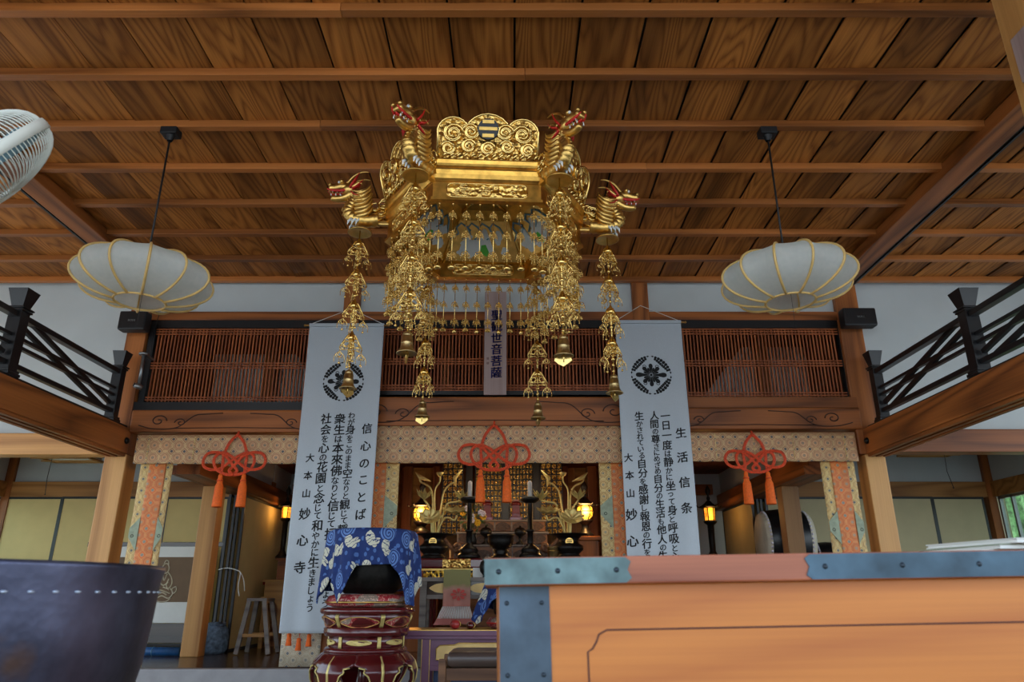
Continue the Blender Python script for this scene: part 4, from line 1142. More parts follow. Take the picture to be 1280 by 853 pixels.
# ================================================================ name plaque
def plaque():
    Y = YW-.12
    xl, xr = XY(605, 470, Y), XY(633, 470, Y); z1, z0 = ZY(365, Y), ZY(494, Y)
    t = thing('name_plaque', ((xl+xr)/2, Y, z0), 'narrow pale wooden plaque with blue brush characters behind the gold lantern', 'plaque')
    m = MB(); m.val = .5; m.box(xl, xr, Y-.012, Y+.012, z0, z1, c=.003); m.build('board', M['plank'], t)
    L = MB(); fn = lambda x, z: (x, Y-.0135, z)
    z = ZY(389, Y)
    for ch in '聖観世音菩薩': put_text(L, ch, (xl+xr)/2+.012, z-.055, .132, fn); z -= .137
    L.build('blue_lettering', M['inkblue'], t)
    zs = ZY(450, Y)
    for q in range(2):
        s = MB()
        for (a, b, c_, d) in ((0,.022,0,.003),(0,.022,.019,.022),(0,.003,0,.022),(.019,.022,0,.022),(.006,.016,.009,.013)):
            s.box(xl+.03+a, xl+.03+b, Y-.0145, Y-.0125, zs-.055*q+c_, zs-.055*q+d)
        s.build('red_seal', M['redlac'], t)
    b = MB()
    for zz in (z0+.05, z1-.05): b.box((xl+xr)/2-.03, (xl+xr)/2+.03, Y+.01, YW+.04, zz-.01, zz+.01)
    b.build('wall_bracket', M['iron'], t)
plaque()
# ================================================================ brocade valances and drops
YV = YW-.14
def valance(pxl, pxr, yt, yb, label, sd):
    xl, xr = XY(pxl, yt, YV), XY(pxr, yt, YV); z1, z0 = ZY(yt, YV), ZY(yb, YV)
    g = MB(); g.grid(70, 8, lambda u, v: (xl+(xr-xl)*u, YV+.012*sin(u*26+sd)*v+.01*sin(u*61+sd)*v*v, z1+(z0-z1)*v))
    t = thing('brocade_valance', ((xl+xr)/2, YV, z0), label, 'curtain', 'brocade valances over the sanctuary bays')
    g.build('cloth', M['brocade'], t, solid=.006)
    r = MB(); r.tube([(xl, YV+.015, z1), (xr, YV+.015, z1)], .012, 6); r.build('rod', M['cedar'], t)
    for k in range(5):
        f = MB()
        x = xl+(xr-xl)*(k+.5)/5+rnd.uniform(-.1,.1)
        f.box(x-.004, x+.004, YV-.006, YV-.0, z0+.02, z1-.01)
        f.build('pleat_seam', M['brocade_g'], t)
valance(172, 417, 544, 580, 'gold octagon brocade valance over the west bay beside the dark bowl', .3)
valance(420, 826, 533, 579, 'gold octagon brocade valance over the middle bay in front of the altar', 1.4)
valance(829, 1068, 541, 577, 'gold octagon brocade valance over the east bay beside the light cypress post', 2.2)
def drop(pxs, yt, yb, label, fit, mat='brocade_g', zb=None):
    """pxs: four pixel columns at the top: outer edge, band start, band end, inner edge"""
    Y = YV+.055
    xs = [XY(p, yt, Y) for p in pxs]; z1 = ZY(yt, Y); z0 = zb or ZY(yb, Y)
    t = thing('brocade_drop', ((xs[0]+xs[3])/2, Y, z0), label, 'curtain', 'brocade drops beside the sanctuary posts')
    def pc(a, b, name, m_, dy):
        g = MB(); g.grid(10, 12, lambda u, v: (a+(b-a)*u, Y+dy+.006*sin((a+(b-a)*u)*30)*v, z1+(z0-z1)*v)); g.build(name, m_, t, solid=.005)
    pc(xs[0], xs[3], 'cloth', M[mat], 0)
    if mat != 'brocade_w': pc(xs[1], xs[2], 'orange_band', M['brocade_o'], -.007)
    zf = ZY(fit, Y); h = .17
    for (xe, sg) in ((xs[0], 1), (xs[3], -1)):
        xi = xs[1] if sg > 0 else xs[2]
        g = MB(); g.prism([(xi, zf-h), (xe, zf-.03), (xe, zf+.06), (xi, zf+h)], Y-.016, Y-.011, lambda u, v, d: (u, d, v)); o = g.build('corner_patch', M['palegreen'], t)
        e = MB(); e.tube([((xe*.6+xi*.4)+.014*cos(a), Y-.0175, zf-.02+.014*sin(a)) for a in [2*PI*i/12 for i in range(12)]], .003, 4, closed=True); e.build('eyelet', M['iron'], o)
    return t
ztop = 572
drop((178, 189, 210, 218), ztop, 0, 'tall gold and orange brocade drop at the west post behind the dark bowl', 668, zb=ZN+.01)
pale_drop = drop((374, 384, 408, 420), ztop, 0, 'pale brocade drop showing below the crest banner near the red gong stand', 668, 'brocade_w', zb=ZN+.01)
drop((446, 464, 484, 500), ztop, 0, 'gold and orange brocade drop on the west side of the altar opening', 640, zb=ZN+.01)
drop((748, 763, 784, 800), ztop, 0, 'gold and orange brocade drop on the east side of the altar opening', 640, zb=ZN+.01)
drop((1024, 1036, 1057, 1066), ztop, 0, 'tall gold and orange brocade drop at the east cypress post', 660, zb=ZN+.01)
# small red tassels below the west banner, sewn on the pale drop
for i, (px, py) in enumerate(((361, 800), (373, 806), (386, 801))):
    p = P(px, py, 7.63)
    m = MB(); m.lathe([(0, .06), (.018, .055), (.024, .035), (.02, .025), (.03, -.05), (.028, -.055), (0, -.05)], 12, cx=p.x, cy=p.y, cz=p.z)
    q = m.build('red_tassel', M['tassel'], pale_drop)
    c = MB(); c.tube([(p.x, p.y, p.z+.05), (p.x+.005, p.y+.02, p.z+.16), (p.x+.005, YV+.012, p.z+.25)], .004, 5); c.build('string', M['cord'], q)
# ================================================================ ornamental cord knots with tassels
def knot(px, py, label, s):
    Y = YV-.05; c = P(px, py, Y)
    t = thing('cord_knot', c, label, 'knot', 'orange cord knots on the valances')
    k = s/1.65
    cords = []
    A = [(-.62,1.08),(-.60,.5),(-.62,.0),(-.45,-.6),(-.2,-.95),(0,-1.1),(.2,-.95),(.45,-.6),(.62,0),(.60,.5),(.62,1.08)]
    B = [(0,1.02),(.45,.98),(.9,.72),(1.08,.3),(.95,-.05),(.6,-.16),(.15,.05),(-.3,.42),(-.7,.68),(-1.15,.76),(-1.55,.6),(-1.68,.25),(-1.5,-.08),(-1.15,-.18),(-.8,-.14),(-.45,.05),(-.1,.45),(.2,.8)]
    cords.append((spline([(c.x+x*k, Y-.004*sin(i*1.9), c.z-y*k) for i, (x, y) in enumerate(A)], 6), False))
    cords.append((spline([(c.x+x*k, Y-.008-.008*sin(i*2.1), c.z-y*k) for i, (x, y) in enumerate(B)], 6, True), True))
    cords.append((spline([(c.x-x*k, Y-.012-.008*cos(i*2.1), c.z-y*k) for i, (x, y) in enumerate(B)], 6, True), True))
    m = MB()
    for pts, cl in cords:
        N = len(pts)
        for d in (-1, 0, 1):                       # three parallel strands
            q = []
            for i in range(N):
                tn = (pts[(i+1) % N]-pts[i-1]) if cl else (pts[min(i+1,N-1)]-pts[max(i-1,0)])
                nn = Vector((-tn.z, 0, tn.x)); nn.normalize(); q.append(pts[i]+nn*(d*.0095)+Vector((0, -.003*(d == 0), 0)))
            m.tube(q, .0062, 6, closed=cl)
    m.tube([(c.x, Y, c.z+1.1*k), (c.x, Y+.02, c.z+1.35*k)], .012, 6)
    m.sphere((c.x, Y-.005, c.z+1.12*k), .02, 8, 6)
    m.build('knotted_cord', M['cord'], t)
    for x in (-.62, .62):
        tt = MB(); z = c.z-1.12*k
        tt.lathe([(0, .03), (.016, .02), (.024, 0), (.02, -.02), (.028, -.03), (.026, -.05), (.03, -.07), (.042, -.1), (.05, -.3), (.05, -.315), (0, -.31)], 16, cx=c.x+x*k, cy=Y-.01, cz=z)
        q = tt.build('tassel', M['tassel'], t)
        b = MB(); b.tube([(c.x+x*k+.03*cos(a), Y-.01+.03*sin(a), z-.045) for a in [2*PI*i/14 for i in range(14)]], .006, 5, closed=True); b.build('binding_cord', M['cord'], q)
knot(294, 570, 'orange red cord knot with two tassels on the west bay valance', .325)
knot(617.5, 561, 'orange red cord knot with two tassels in front of the altar', .37)
knot(943, 568, 'orange red cord knot with two tassels on the east bay valance', .31)
# ================================================================ speakers, sensor
def speaker(px0, px1, py0, py1, label):
    Y = YW-.2; a, b = P(px0, py1, Y), P(px1, py0, Y)
    t = thing('wall_speaker', ((a.x+b.x)/2, Y, a.z), label, 'speaker', 'black wall speakers on the upper posts')
    m = MB(); m.box(a.x, b.x, Y-.06, Y+.08, a.z, b.z, c=.02); m.build('cabinet', M['blackmat'], t)
    g = MB(); g.box(a.x+.012, b.x-.012, Y-.066, Y-.06, a.z+.012, b.z-.012, c=.003); g.build('speaker_grille', M['black'], t)
    L = MB(); x = (a.x+b.x)/2-.03
    for ch in 'BOSE': put_text(L, ch, x, (a.z+b.z)/2-.005, .032, lambda u, v: (u, Y-.0675, v), 1.0, .0); x += .022
    L.build('maker_lettering', M['paper'], t)
    r = MB(); cx = (a.x+b.x)/2; sx = .04 if px0 < 600 else -.04
    r.box(cx-.03+sx, cx+.03+sx, Y+.07, YW-.01, (a.z+b.z)/2-.04, (a.z+b.z)/2+.04); r.build('bracket', M['blackmat'], t)
speaker(149, 187, 391, 414, 'black wall speaker on the west post beneath the paper pendant lamp')
speaker(1054, 1091, 387, 409, 'black wall speaker on the east post beside the black balcony railing')
def camera_():
    Y = YW-.22; p = P(180, 443, Y); q = P(173, 486, Y)
    t = thing('security_camera', p, 'small grey security camera on a metal arm at the west post', 'camera')
    m = MB(); m.lathe([(0,.012),(.05,.012),(.055,0),(.05,-.014),(.0,-.016)], 20, cx=p.x, cy=p.y, cz=p.z); m.box(p.x-.02, p.x+.02, Y, YW-.01, p.z-.006, p.z+.01); m.build('mount_plate', M['steel'], t)
    m = MB(); m.tube([p, q+Vector((0,0,.05))], .018, 10); m.build('arm', M['steel'], t)
    m = MB(); m.tube([q+Vector((-.035,-.03,.035)), q+Vector((.03,.02,.01))], [.028,.03], 12); m.sphere(q+Vector((0,0,.035)), .028, 10, 7); m.build('camera_head', M['steel'], t)
    m = MB(); m.tube([q+Vector((-.037,-.031,.036)), q+Vector((-.042,-.036,.038))], .02, 12); m.build('lens', M['black'], t)
    m = MB(); m.tube(spline([(p.x-.02, YW-.02, p.z+.0), (p.x-.04, YW-.03, p.z+.3), (p.x-.01, YW-.03, p.z+.55), (p.x-.03, YW-.03, p.z+.62)], 6), .004, 5); m.build('cable', M['blackmat'], t)
camera_()
# ================================================================ framed square lamps of the side rooms
def square_lamp(px0, px1, py, cpx, label):
    Y = 9.4; a, b = P(px0, py, Y), P(px1, py, Y); cx = (a.x+b.x)/2; w = (b.x-a.x)/2; z = a.z
    t = thing('square_ceiling_lamp', (cx, Y, z), label, 'lamp')
    m = MB()
    for dz in (0, .10):
        for s in (-1, 1):
            m.box(cx-w, cx+w, Y+s*w-.014, Y+s*w+.014, z+dz, z+dz+.025); m.box(cx+s*w-.014, cx+s*w+.014, Y-w, Y+w, z+dz, z+dz+.025)
    for s in (-.35, .35): m.box(cx-w-.05, cx+w+.05, Y+s*w-.012, Y+s*w+.012, z-.016, z)
    m.build('frame', M['yellowwood'], t)
    m = MB(); m.box(cx-w+.014, cx+w-.014, Y-w+.014, Y+w-.014, z+.03, z+.2); m.build('paper_box', M['paper'], t)
    m = MB(); m.tube([(cx, Y, z+.2), (cx, Y, 2.98)], .012, 6); m.build('stem', M['blackmat'], t)
    c = P(cpx, py, Y); m = MB(); m.tube([(c.x, Y, z), (c.x-.01, Y, z-.25), (c.x+.02, Y-.02, z-.45)], .004, 5); m.sphere((c.x+.02, Y-.02, z-.46), .01, 6, 4); m.build('pull_string', M['blackmat'], t)
square_lamp(50, 112, 574, 65, 'wood framed square ceiling lamp with pull string in the west side room')
square_lamp(1138, 1202, 566, 1180, 'wood framed square ceiling lamp with pull string in the east side room')
# ================================================================ offertory box
def offertory():
    Y = 1.6; p = P(615, 698, Y); th = p.z-ZY(733, Y); L, D = 2.1, .75
    t = thing('offertory_box', (p.x, p.y, 0), 'large wooden offertory box with weathered metal corner plates in front', 'box', raw=True)
    zt = p.z
    e = .03
    rim = MB(); rim.val = .5
    rim.box(0, L, 0, .09, zt-th, zt, c=.004); rim.build('front_rim', M['keyaki_rim'], t, raw=True)
    for k, nm in ((0, 'side_rim'), (1, 'side_rim')):
        x = 0 if k == 0 else L-.09
        r = MB(); r.box(x, x+.09, .092, D, zt-th, zt, c=.004); r.build(nm, M['keyaki_rim'], t, raw=True)
    r = MB(); r.box(.092, L-.092, D-.09, D, zt-th, zt, c=.004); r.build('rear_rim', M['keyaki_rim'], t, raw=True)
    for k in range(9):
        g = MB(); x = .19+k*.2; g.bar((x, .08, zt-th*.6), (x, D-.08, zt-th*.6), .05, .03); g.build('coin_slat', M['keyaki_rim'], t, raw=True)
    b = MB(); b.val = .75
    b.box(e, L-e, e, D-e, .06, zt-th, c=.003); b.build('body', M['keyaki'], t, raw=True)
    f = MB(); f.box(e-.02, L-e+.02, e-.02, D-e+.02, 0, .07, c=.004); f.build('base_board', M['keyaki_rim'], t, raw=True)
    def plate(x0, x1, a, bb):
        n = 8
        def end(x, s):   # bracket shaped end
            h = (zt-th*.04)-(zt-th*.96)
            return [(x+s*(.0), zt-th*.96), (x+s*.012, zt-th*.80), (x+s*.004, zt-th*.5), (x+s*.012, zt-th*.2), (x, zt-th*.04)]
        pts = (end(x1, 1) if bb else [(x1, zt-th*.96), (x1, zt-th*.04)]) + (end(x0, -1)[::-1] if a else [(x0, zt-th*.04), (x0, zt-th*.96)])
        m = MB(); m.prism(pts, -.003, .001, lambda u, v, d: (u, d, v)); o = m.build('rim_plate', M['zinc_green'] if x0 < .1 else M['zinc'], t, raw=True)
        k = max(2, int((x1-x0)/.17))
        for i in range(k+1):
            x = x0+.03+(x1-x0-.05)*i/k
            q = MB(); q.lathe([(0, .004), (.0045, .003), (.006, 0)], 8, Matrix.Translation((x, -.003, zt-th*.5)) @ Matrix.Rotation(PI/2, 4, 'X')); q.build('nail', M['nail'], o, raw=True)
    plate(0.0, .30, False, True); plate(.70, L, True, False)
    for x0 in (e+.001, L-e-.108):
        m = MB(); m.box(x0, x0+.107, e-.003, e+.004, .07, zt-th-.002); o = m.build('corner_plate', M['zinc_grey'], t, raw=True)
        for dx in (.016, .09):
            for z in [zt-th-.035-.14*i for i in range(6)]:
                q = MB(); q.lathe([(0, .004), (.004, .003), (.005, 0)], 8, Matrix.Translation((x0+dx, e-.003, z)) @ Matrix.Rotation(PI/2, 4, 'X')); q.build('nail', M['nail'], o, raw=True)
    # carved notched outline on the front panel
    x0, x1, z1, z0 = .215, L-.215, zt-.148, .16; n = .042
    pts = []
    for (cx, cz, sx, sz, fl) in ((x0, z1, 1, -1, 0), (x1, z1, -1, -1, 1), (x1, z0, -1, 1, 0), (x0, z0, 1, 1, 1)):
        seg = [(cx, cz+sz*n), (cx+sx*n*.25, cz+sz*n*.85), (cx+sx*n*.45, cz+sz*n*.55), (cx+sx*n*.6, cz+sz*n*.2), (cx+sx*n, cz)]
        pts += seg if not fl else seg[::-1]
    m = MB(); m.tube([(x, e, z) for x, z in pts], .0024, 5, closed=True); m.build('groove_line', M['groove'], t, raw=True)
    t.rotation_euler = (0, R(-.95), R(1.6))
    # papers lying on top of the box
    q0 = P(1178, 684, 2.05)
    for i in range(3):
        s = thing('pamphlet_pile', (q0.x+.3, 2.1, zt+.028+.0135*i), ('lowest pale pamphlet on the offertory box top', 'middle pale pamphlet on the offertory box top', 'topmost pale pamphlet on the offertory box top')[i], 'pamphlet', raw=True)
        m = MB(); m.box(-.28+.02*i, .3, -.15, .15, 0, .004, c=.001); m.build('cover', [M['palegreen'], M['paper'], M['paper']][i], s, raw=True)
        m = MB(); m.box(-.275+.02*i, .295, -.147, .147, .004, .0095); m.build('page_block', M['paper'], s, raw=True)
        m = MB(); m.box(-.28+.02*i, .3, -.15, .15, .0095, .0125, c=.001); m.build('top_cover', [M['paper'], M['palegreen'], M['paper']][i], s, raw=True)
        s.rotation_euler = (0, R(-.95), R(4+5*i)); s.name = 'pamphlet'
offertory()
# ================================================================ big dark metal bowl
M['highlight_boss'] = plain('boss_highlight_paint', S(190,200,216), .3, .6)  # pale blue base colour paints a row of highlights onto the rim bosses
def bowl():
    cx, cy, r, zt = -1.305, 1.76, .45, .965
    t = thing('metal_basin', (cx, cy, 0), 'large hammered dark metal bowl with highlight-coloured bosses at lower west corner', 'bowl', raw=True)
    pr = [(0, .46), (.17, .465), (.29, .50), (.37, .56), (.412, .64), (.432, .74), (.441, .84), (.446, .93), (.452, .955), (.452, .965), (.436, .965), (.43, .94), (.424, .84), (.412, .74), (.39, .64), (.34, .56), (.25, .51), (0, .49)]
    m = MB(); m.lathe(pr, 96); m.build('bowl', M['hammer'], t, raw=True)
    for k in range(60):
        a = 2*PI*k/60; 
        if not (math.sin(a) < .55): continue
        q = MB(); q.sphere((.4435*cos(a), .4435*sin(a), .905), .0058, 8, 6, (1.3, 1.3, .55)); q.build('highlight_boss', M['highlight_boss'], t, raw=True)
    s = MB(); s.lathe([(0, .40), (.33, .40), (.40, .43), (.40, .49), (.35, .52), (.25, .47), (0, .45)], 32); s.build('cushion_ring', M['cushion'], t, raw=True)
    s = MB(); s.lathe([(0, .40), (.42, .40), (.42, .37), (.34, .34), (.34, .12), (.40, .06), (.40, 0), (0, 0)], 6); s.build('pedestal', M['redlac'], t, raw=True)
bowl()
# ================================================================ cloth drape helper
def drape(cx, cy, ztop, Rt, D, t, flare=.08, sd=0):
    """cloth laid over a bowl: flat top, skirt whose length D (list of angle, length) follows the folded corners"""
    def drop(a):
        a = math.degrees(a)
        a = (a+180) % 360-180
        for (a0, d0), (a1, d1) in zip(D, D[1:]):
            if a0 <= a <= a1: return d0+(d1-d0)*(a-a0)/(a1-a0)
        return D[-1][1]
    nu, nt, ns = 200, 8, 22
    def par(u, v):
        an = -PI+2*PI*u; j = v*(nt+ns)
        return an, (Rt*j/nt if j <= nt else Rt+drop(an)*(j-nt)/ns)
    def pos(u, v):
        an, d = par(u, v)
        if d <= Rt: r, z = d, .003*cos(d*30)
        else:
            s = d-Rt; k = min(1, s/.25)
            r = Rt+.03*min(1, s/.04)+flare*s+(.016*sin(an*9+sd)+.012*sin(an*17+2*sd)+.006*sin(an*31))*k
            z = -max(0, s-.012)
        return Vector((cx+r*cos(an), cy+r*sin(an), ztop+z))
    def uv(u, v):
        an, d = par(u, v); return (d*cos(an), d*sin(an))
    g = MB(); g.grid(nu, nt+ns, pos, wrap=True, uvfn=uv)
    return g.build('cloth', M['navy'], t, solid=.006)
# ================================================================ red lacquer gong stand
def gong_stand():
    Y = 6.4; cx = XY(459, 780, Y)
    t = thing('gong_stand', (cx, Y, 0), 'red lacquered round stand with gold bands and curved legs below the blue draped gong', 'stand')
    z = lambda py, dy=.3: ZY(py, Y-dy)
    zt = z(760)
    m = MB(); m.lathe([(0, zt), (.37, zt), (.385, zt-.01), (.39, zt-.035), (.375, zt-.05), (0, zt-.05)], 48, cx=cx, cy=Y); m.build('top_rim', M['redlac'], t)
    z1 = z(787); m = MB(); m.lathe([(.355, zt-.05), (.365, zt-.07), (.345, zt-.11), (.325, z1+.01), (.0, z1+.01)], 48, cx=cx, cy=Y); m.build('upper_body', M['redlac'], t)
    z2 = z(795); m = MB(); m.lathe([(0, z1+.012), (.335, z1+.012), (.35, z1), (.345, z1-.015), (.35, z1-.02), (.335, z2-.01), (0, z2-.01)], 48, cx=cx, cy=Y); m.build('moulding', M['redlac'], t)
    z3 = z(812); m = MB(); m.lathe([(0, z2), (.30, z2), (.305, (z2+z3)/2), (.30, z3-.01), (0, z3-.01)], 48, cx=cx, cy=Y); m.build('waist', M['redlac'], t)
    m = MB(); m.lathe([(0, z3+.005), (.315, z3+.005), (.335, z3-.01), (.34, z3-.025), (.32, z3-.04), (0, z3-.04)], 48, cx=cx, cy=Y); m.build('lower_moulding', M['redlac'], t)
    def cyl(r, a, zz): return (cx+r*cos(a), Y+r*sin(a), zz)
    ub = [(zt-.05, .355), (zt-.07, .365), (zt-.11, .345), (z1+.01, .325), (z1-.1, .325)]
    def rb(zz):
        for (za, ra), (zb_, rc) in zip(ub, ub[1:]):
            if zz <= za and zz >= zb_: return ra+(rc-ra)*(za-zz)/max(1e-6, za-zb_)
        return .355
    # cut-out panels with pale brocade, gold straps, gold cartouches
    for k in range(6):
        a0 = -PI/2+k*PI/3
        if True:
            p = MB(); zc = (zt-.06+z1)/2; pts = [(.15*cos(q)*(1+.10*cos(4*q)), (zt-.06-z1)*.40*sin(q)) for q in [2*PI*i/24 for i in range(24)]]
            p.prism(pts, .0, .006, lambda u, v, d: cyl(rb(zc+v)+d, a0+u/.36, zc+v)); o = p.build('brocade_panel', M['cushion'], t)
            g = MB(); g.tube([cyl(rb(zc+v)+.006, a0+u/.36, zc+v) for u, v in pts], .004, 5, closed=True); g.build('gold_edge', M['gold2'], o)
            c = MB(); zc2 = (z2+z3)/2-.005; c.prism([(.10*cos(q), .022*sin(q)) for q in [2*PI*i/20 for i in range(20)]], .30, .313, lambda u, v, d: cyl(d, a0+u/.3, zc2+v)); c.build('gold_cartouche', M['palegold'], t)
        a1 = a0+PI/6
        for (r, za, zb) in ((.366, zt-.055, z1+.015), (.309, z2-.002, z3)):
            for d in (-.034, -.012, .012, .034):
                s = MB(); s.tube([cyl((rb(zz) if r > .35 else r-.004)+.003, a1+d, zz) for zz in [za+(zb-za)*i/5 for i in range(6)]], .0055, 5); s.build('gold_strap', M['palegold'], t)
    # cabriole legs and cusped apron
    zl0 = z3-.035
    prof = [(zl0, .30), (zl0-.02, .345), (zl0-.07, .395), (zl0-.13, .415), (zl0-.20, .405), (zl0-.28, .365), (zl0-.36, .315), (.12, .285), (.05, .30), (0, .33)]
    def rad(zz):
        for (za, ra), (zb, rb_) in zip(prof, prof[1:]):
            if zz <= za and zz >= zb: return ra+(rb_-ra)*(za-zz)/(za-zb)
        return prof[-1][1]
    zcusp = zl0-.085
    def legw(zz):   # half angle kept by a leg at height zz
        if zz > zcusp: return PI/6
        s = (zcusp-zz)
        w = PI/6*(1-.30*min(1, s/.014) - .38*min(1, s/.18)**.7)
        if .02 < s < .06: w += PI/6*.10*sin((s-.02)/.04*PI)
        return max(w, PI/6*.26) + (.10 if zz < .05 else 0)
    zs = [zl0-i*(zl0)/46 for i in range(47)]
    for k in range(6):
        ac = -PI/2+PI/6+k*PI/3
        g = MB(); nu = 14
        g.grid(nu, 46, lambda u, v: cyl(rad(zl0*(1-v)), ac+(2*u-1)*legw(zl0*(1-v)), zl0*(1-v)))
        L = g.build('leg', M['redlac'], t, solid=.03)
        for s in (-1, 1):
            e = MB(); e.tube([cyl(rad(zz)+.017, ac+s*legw(zz)*.985, zz) for zz in zs if zz < zcusp+.004 and zz > 0], .0065, 5); e.build('gold_edge', M['palegold'], L)
        e = MB(); e.tube([cyl(rad(zz)+.014, ac, zz) for zz in zs[1:]], .013, 6, flat=.5); e.build('gold_spine', M['palegold'], L)
    m = MB(); m.lathe([(0, .1), (.20, .1), (.22, .07), (.2, .04), (0, .04)], 24, cx=cx, cy=Y); m.tube([(cx, Y, .08), (cx, Y, zl0)], .05, 10); m.build('centre_column', M['redlac'], t)
    # cushion
    zq = z(743)
    c = thing('gong_cushion', (cx, Y, zt), 'red and grey brocade cushion between the red stand and the dark gong', 'cushion')
    m = MB(); m.lathe([(0, zt+.004), (.30, zt+.004), (.345, zt+.02), (.355, zt+.05), (.33, zq-.015), (.28, zq), (0, zq-.01)], 48, cx=cx, cy=Y, lobe=lambda a: 1+.012*sin(7*a)); m.build('cushion_body', M['cushion'], c)
    m = MB(); m.tube([(cx+.352*cos(a), Y+.352*sin(a), zt+.04) for a in [2*PI*i/48 for i in range(48)]], .008, 5, closed=True); m.build('piping', M['gold2'], c)
    zb = z(664, .25)
    b = thing('bowl_gong', (cx, Y, zq), 'large dark bowl shaped gong under the blue rabbit cloth', 'gong')
    m = MB(); m.lathe([(0, zq), (.20, zq+.002), (.27, zq+.05), (.305, zq+.14), (.315, zb-.12), (.325, zb-.03), (.335, zb), (.318, zb), (.30, zb-.1), (.28, zq+.15), (.2, zq+.05), (0, zq+.03)], 48, cx=cx, cy=Y); m.build('gong_body', M['iron'], b)
    m = MB(); m.tube([(cx+.33*cos(a), Y+.33*sin(a), zb) for a in [2*PI*i/48 for i in range(48)]], .012, 6, closed=True); m.build('gong_lip', M['iron'], b)
    cl = thing('gong_cover_cloth', (cx, Y, zb), 'navy cloth with cream rabbit and swirl pattern draped over the large gong', 'cloth')
    drape(cx, Y, zb+.018, .345, [(-180,.50),(-166,.58),(-152,.60),(-136,.40),(-128,.42),(-114,.60),(-98,.31),(-54,.295),(-46,.36),(-36,.60),(-18,.62),(0,.46),(60,.5),(120,.5),(180,.50)], cl, .07, .7)
gong_stand()
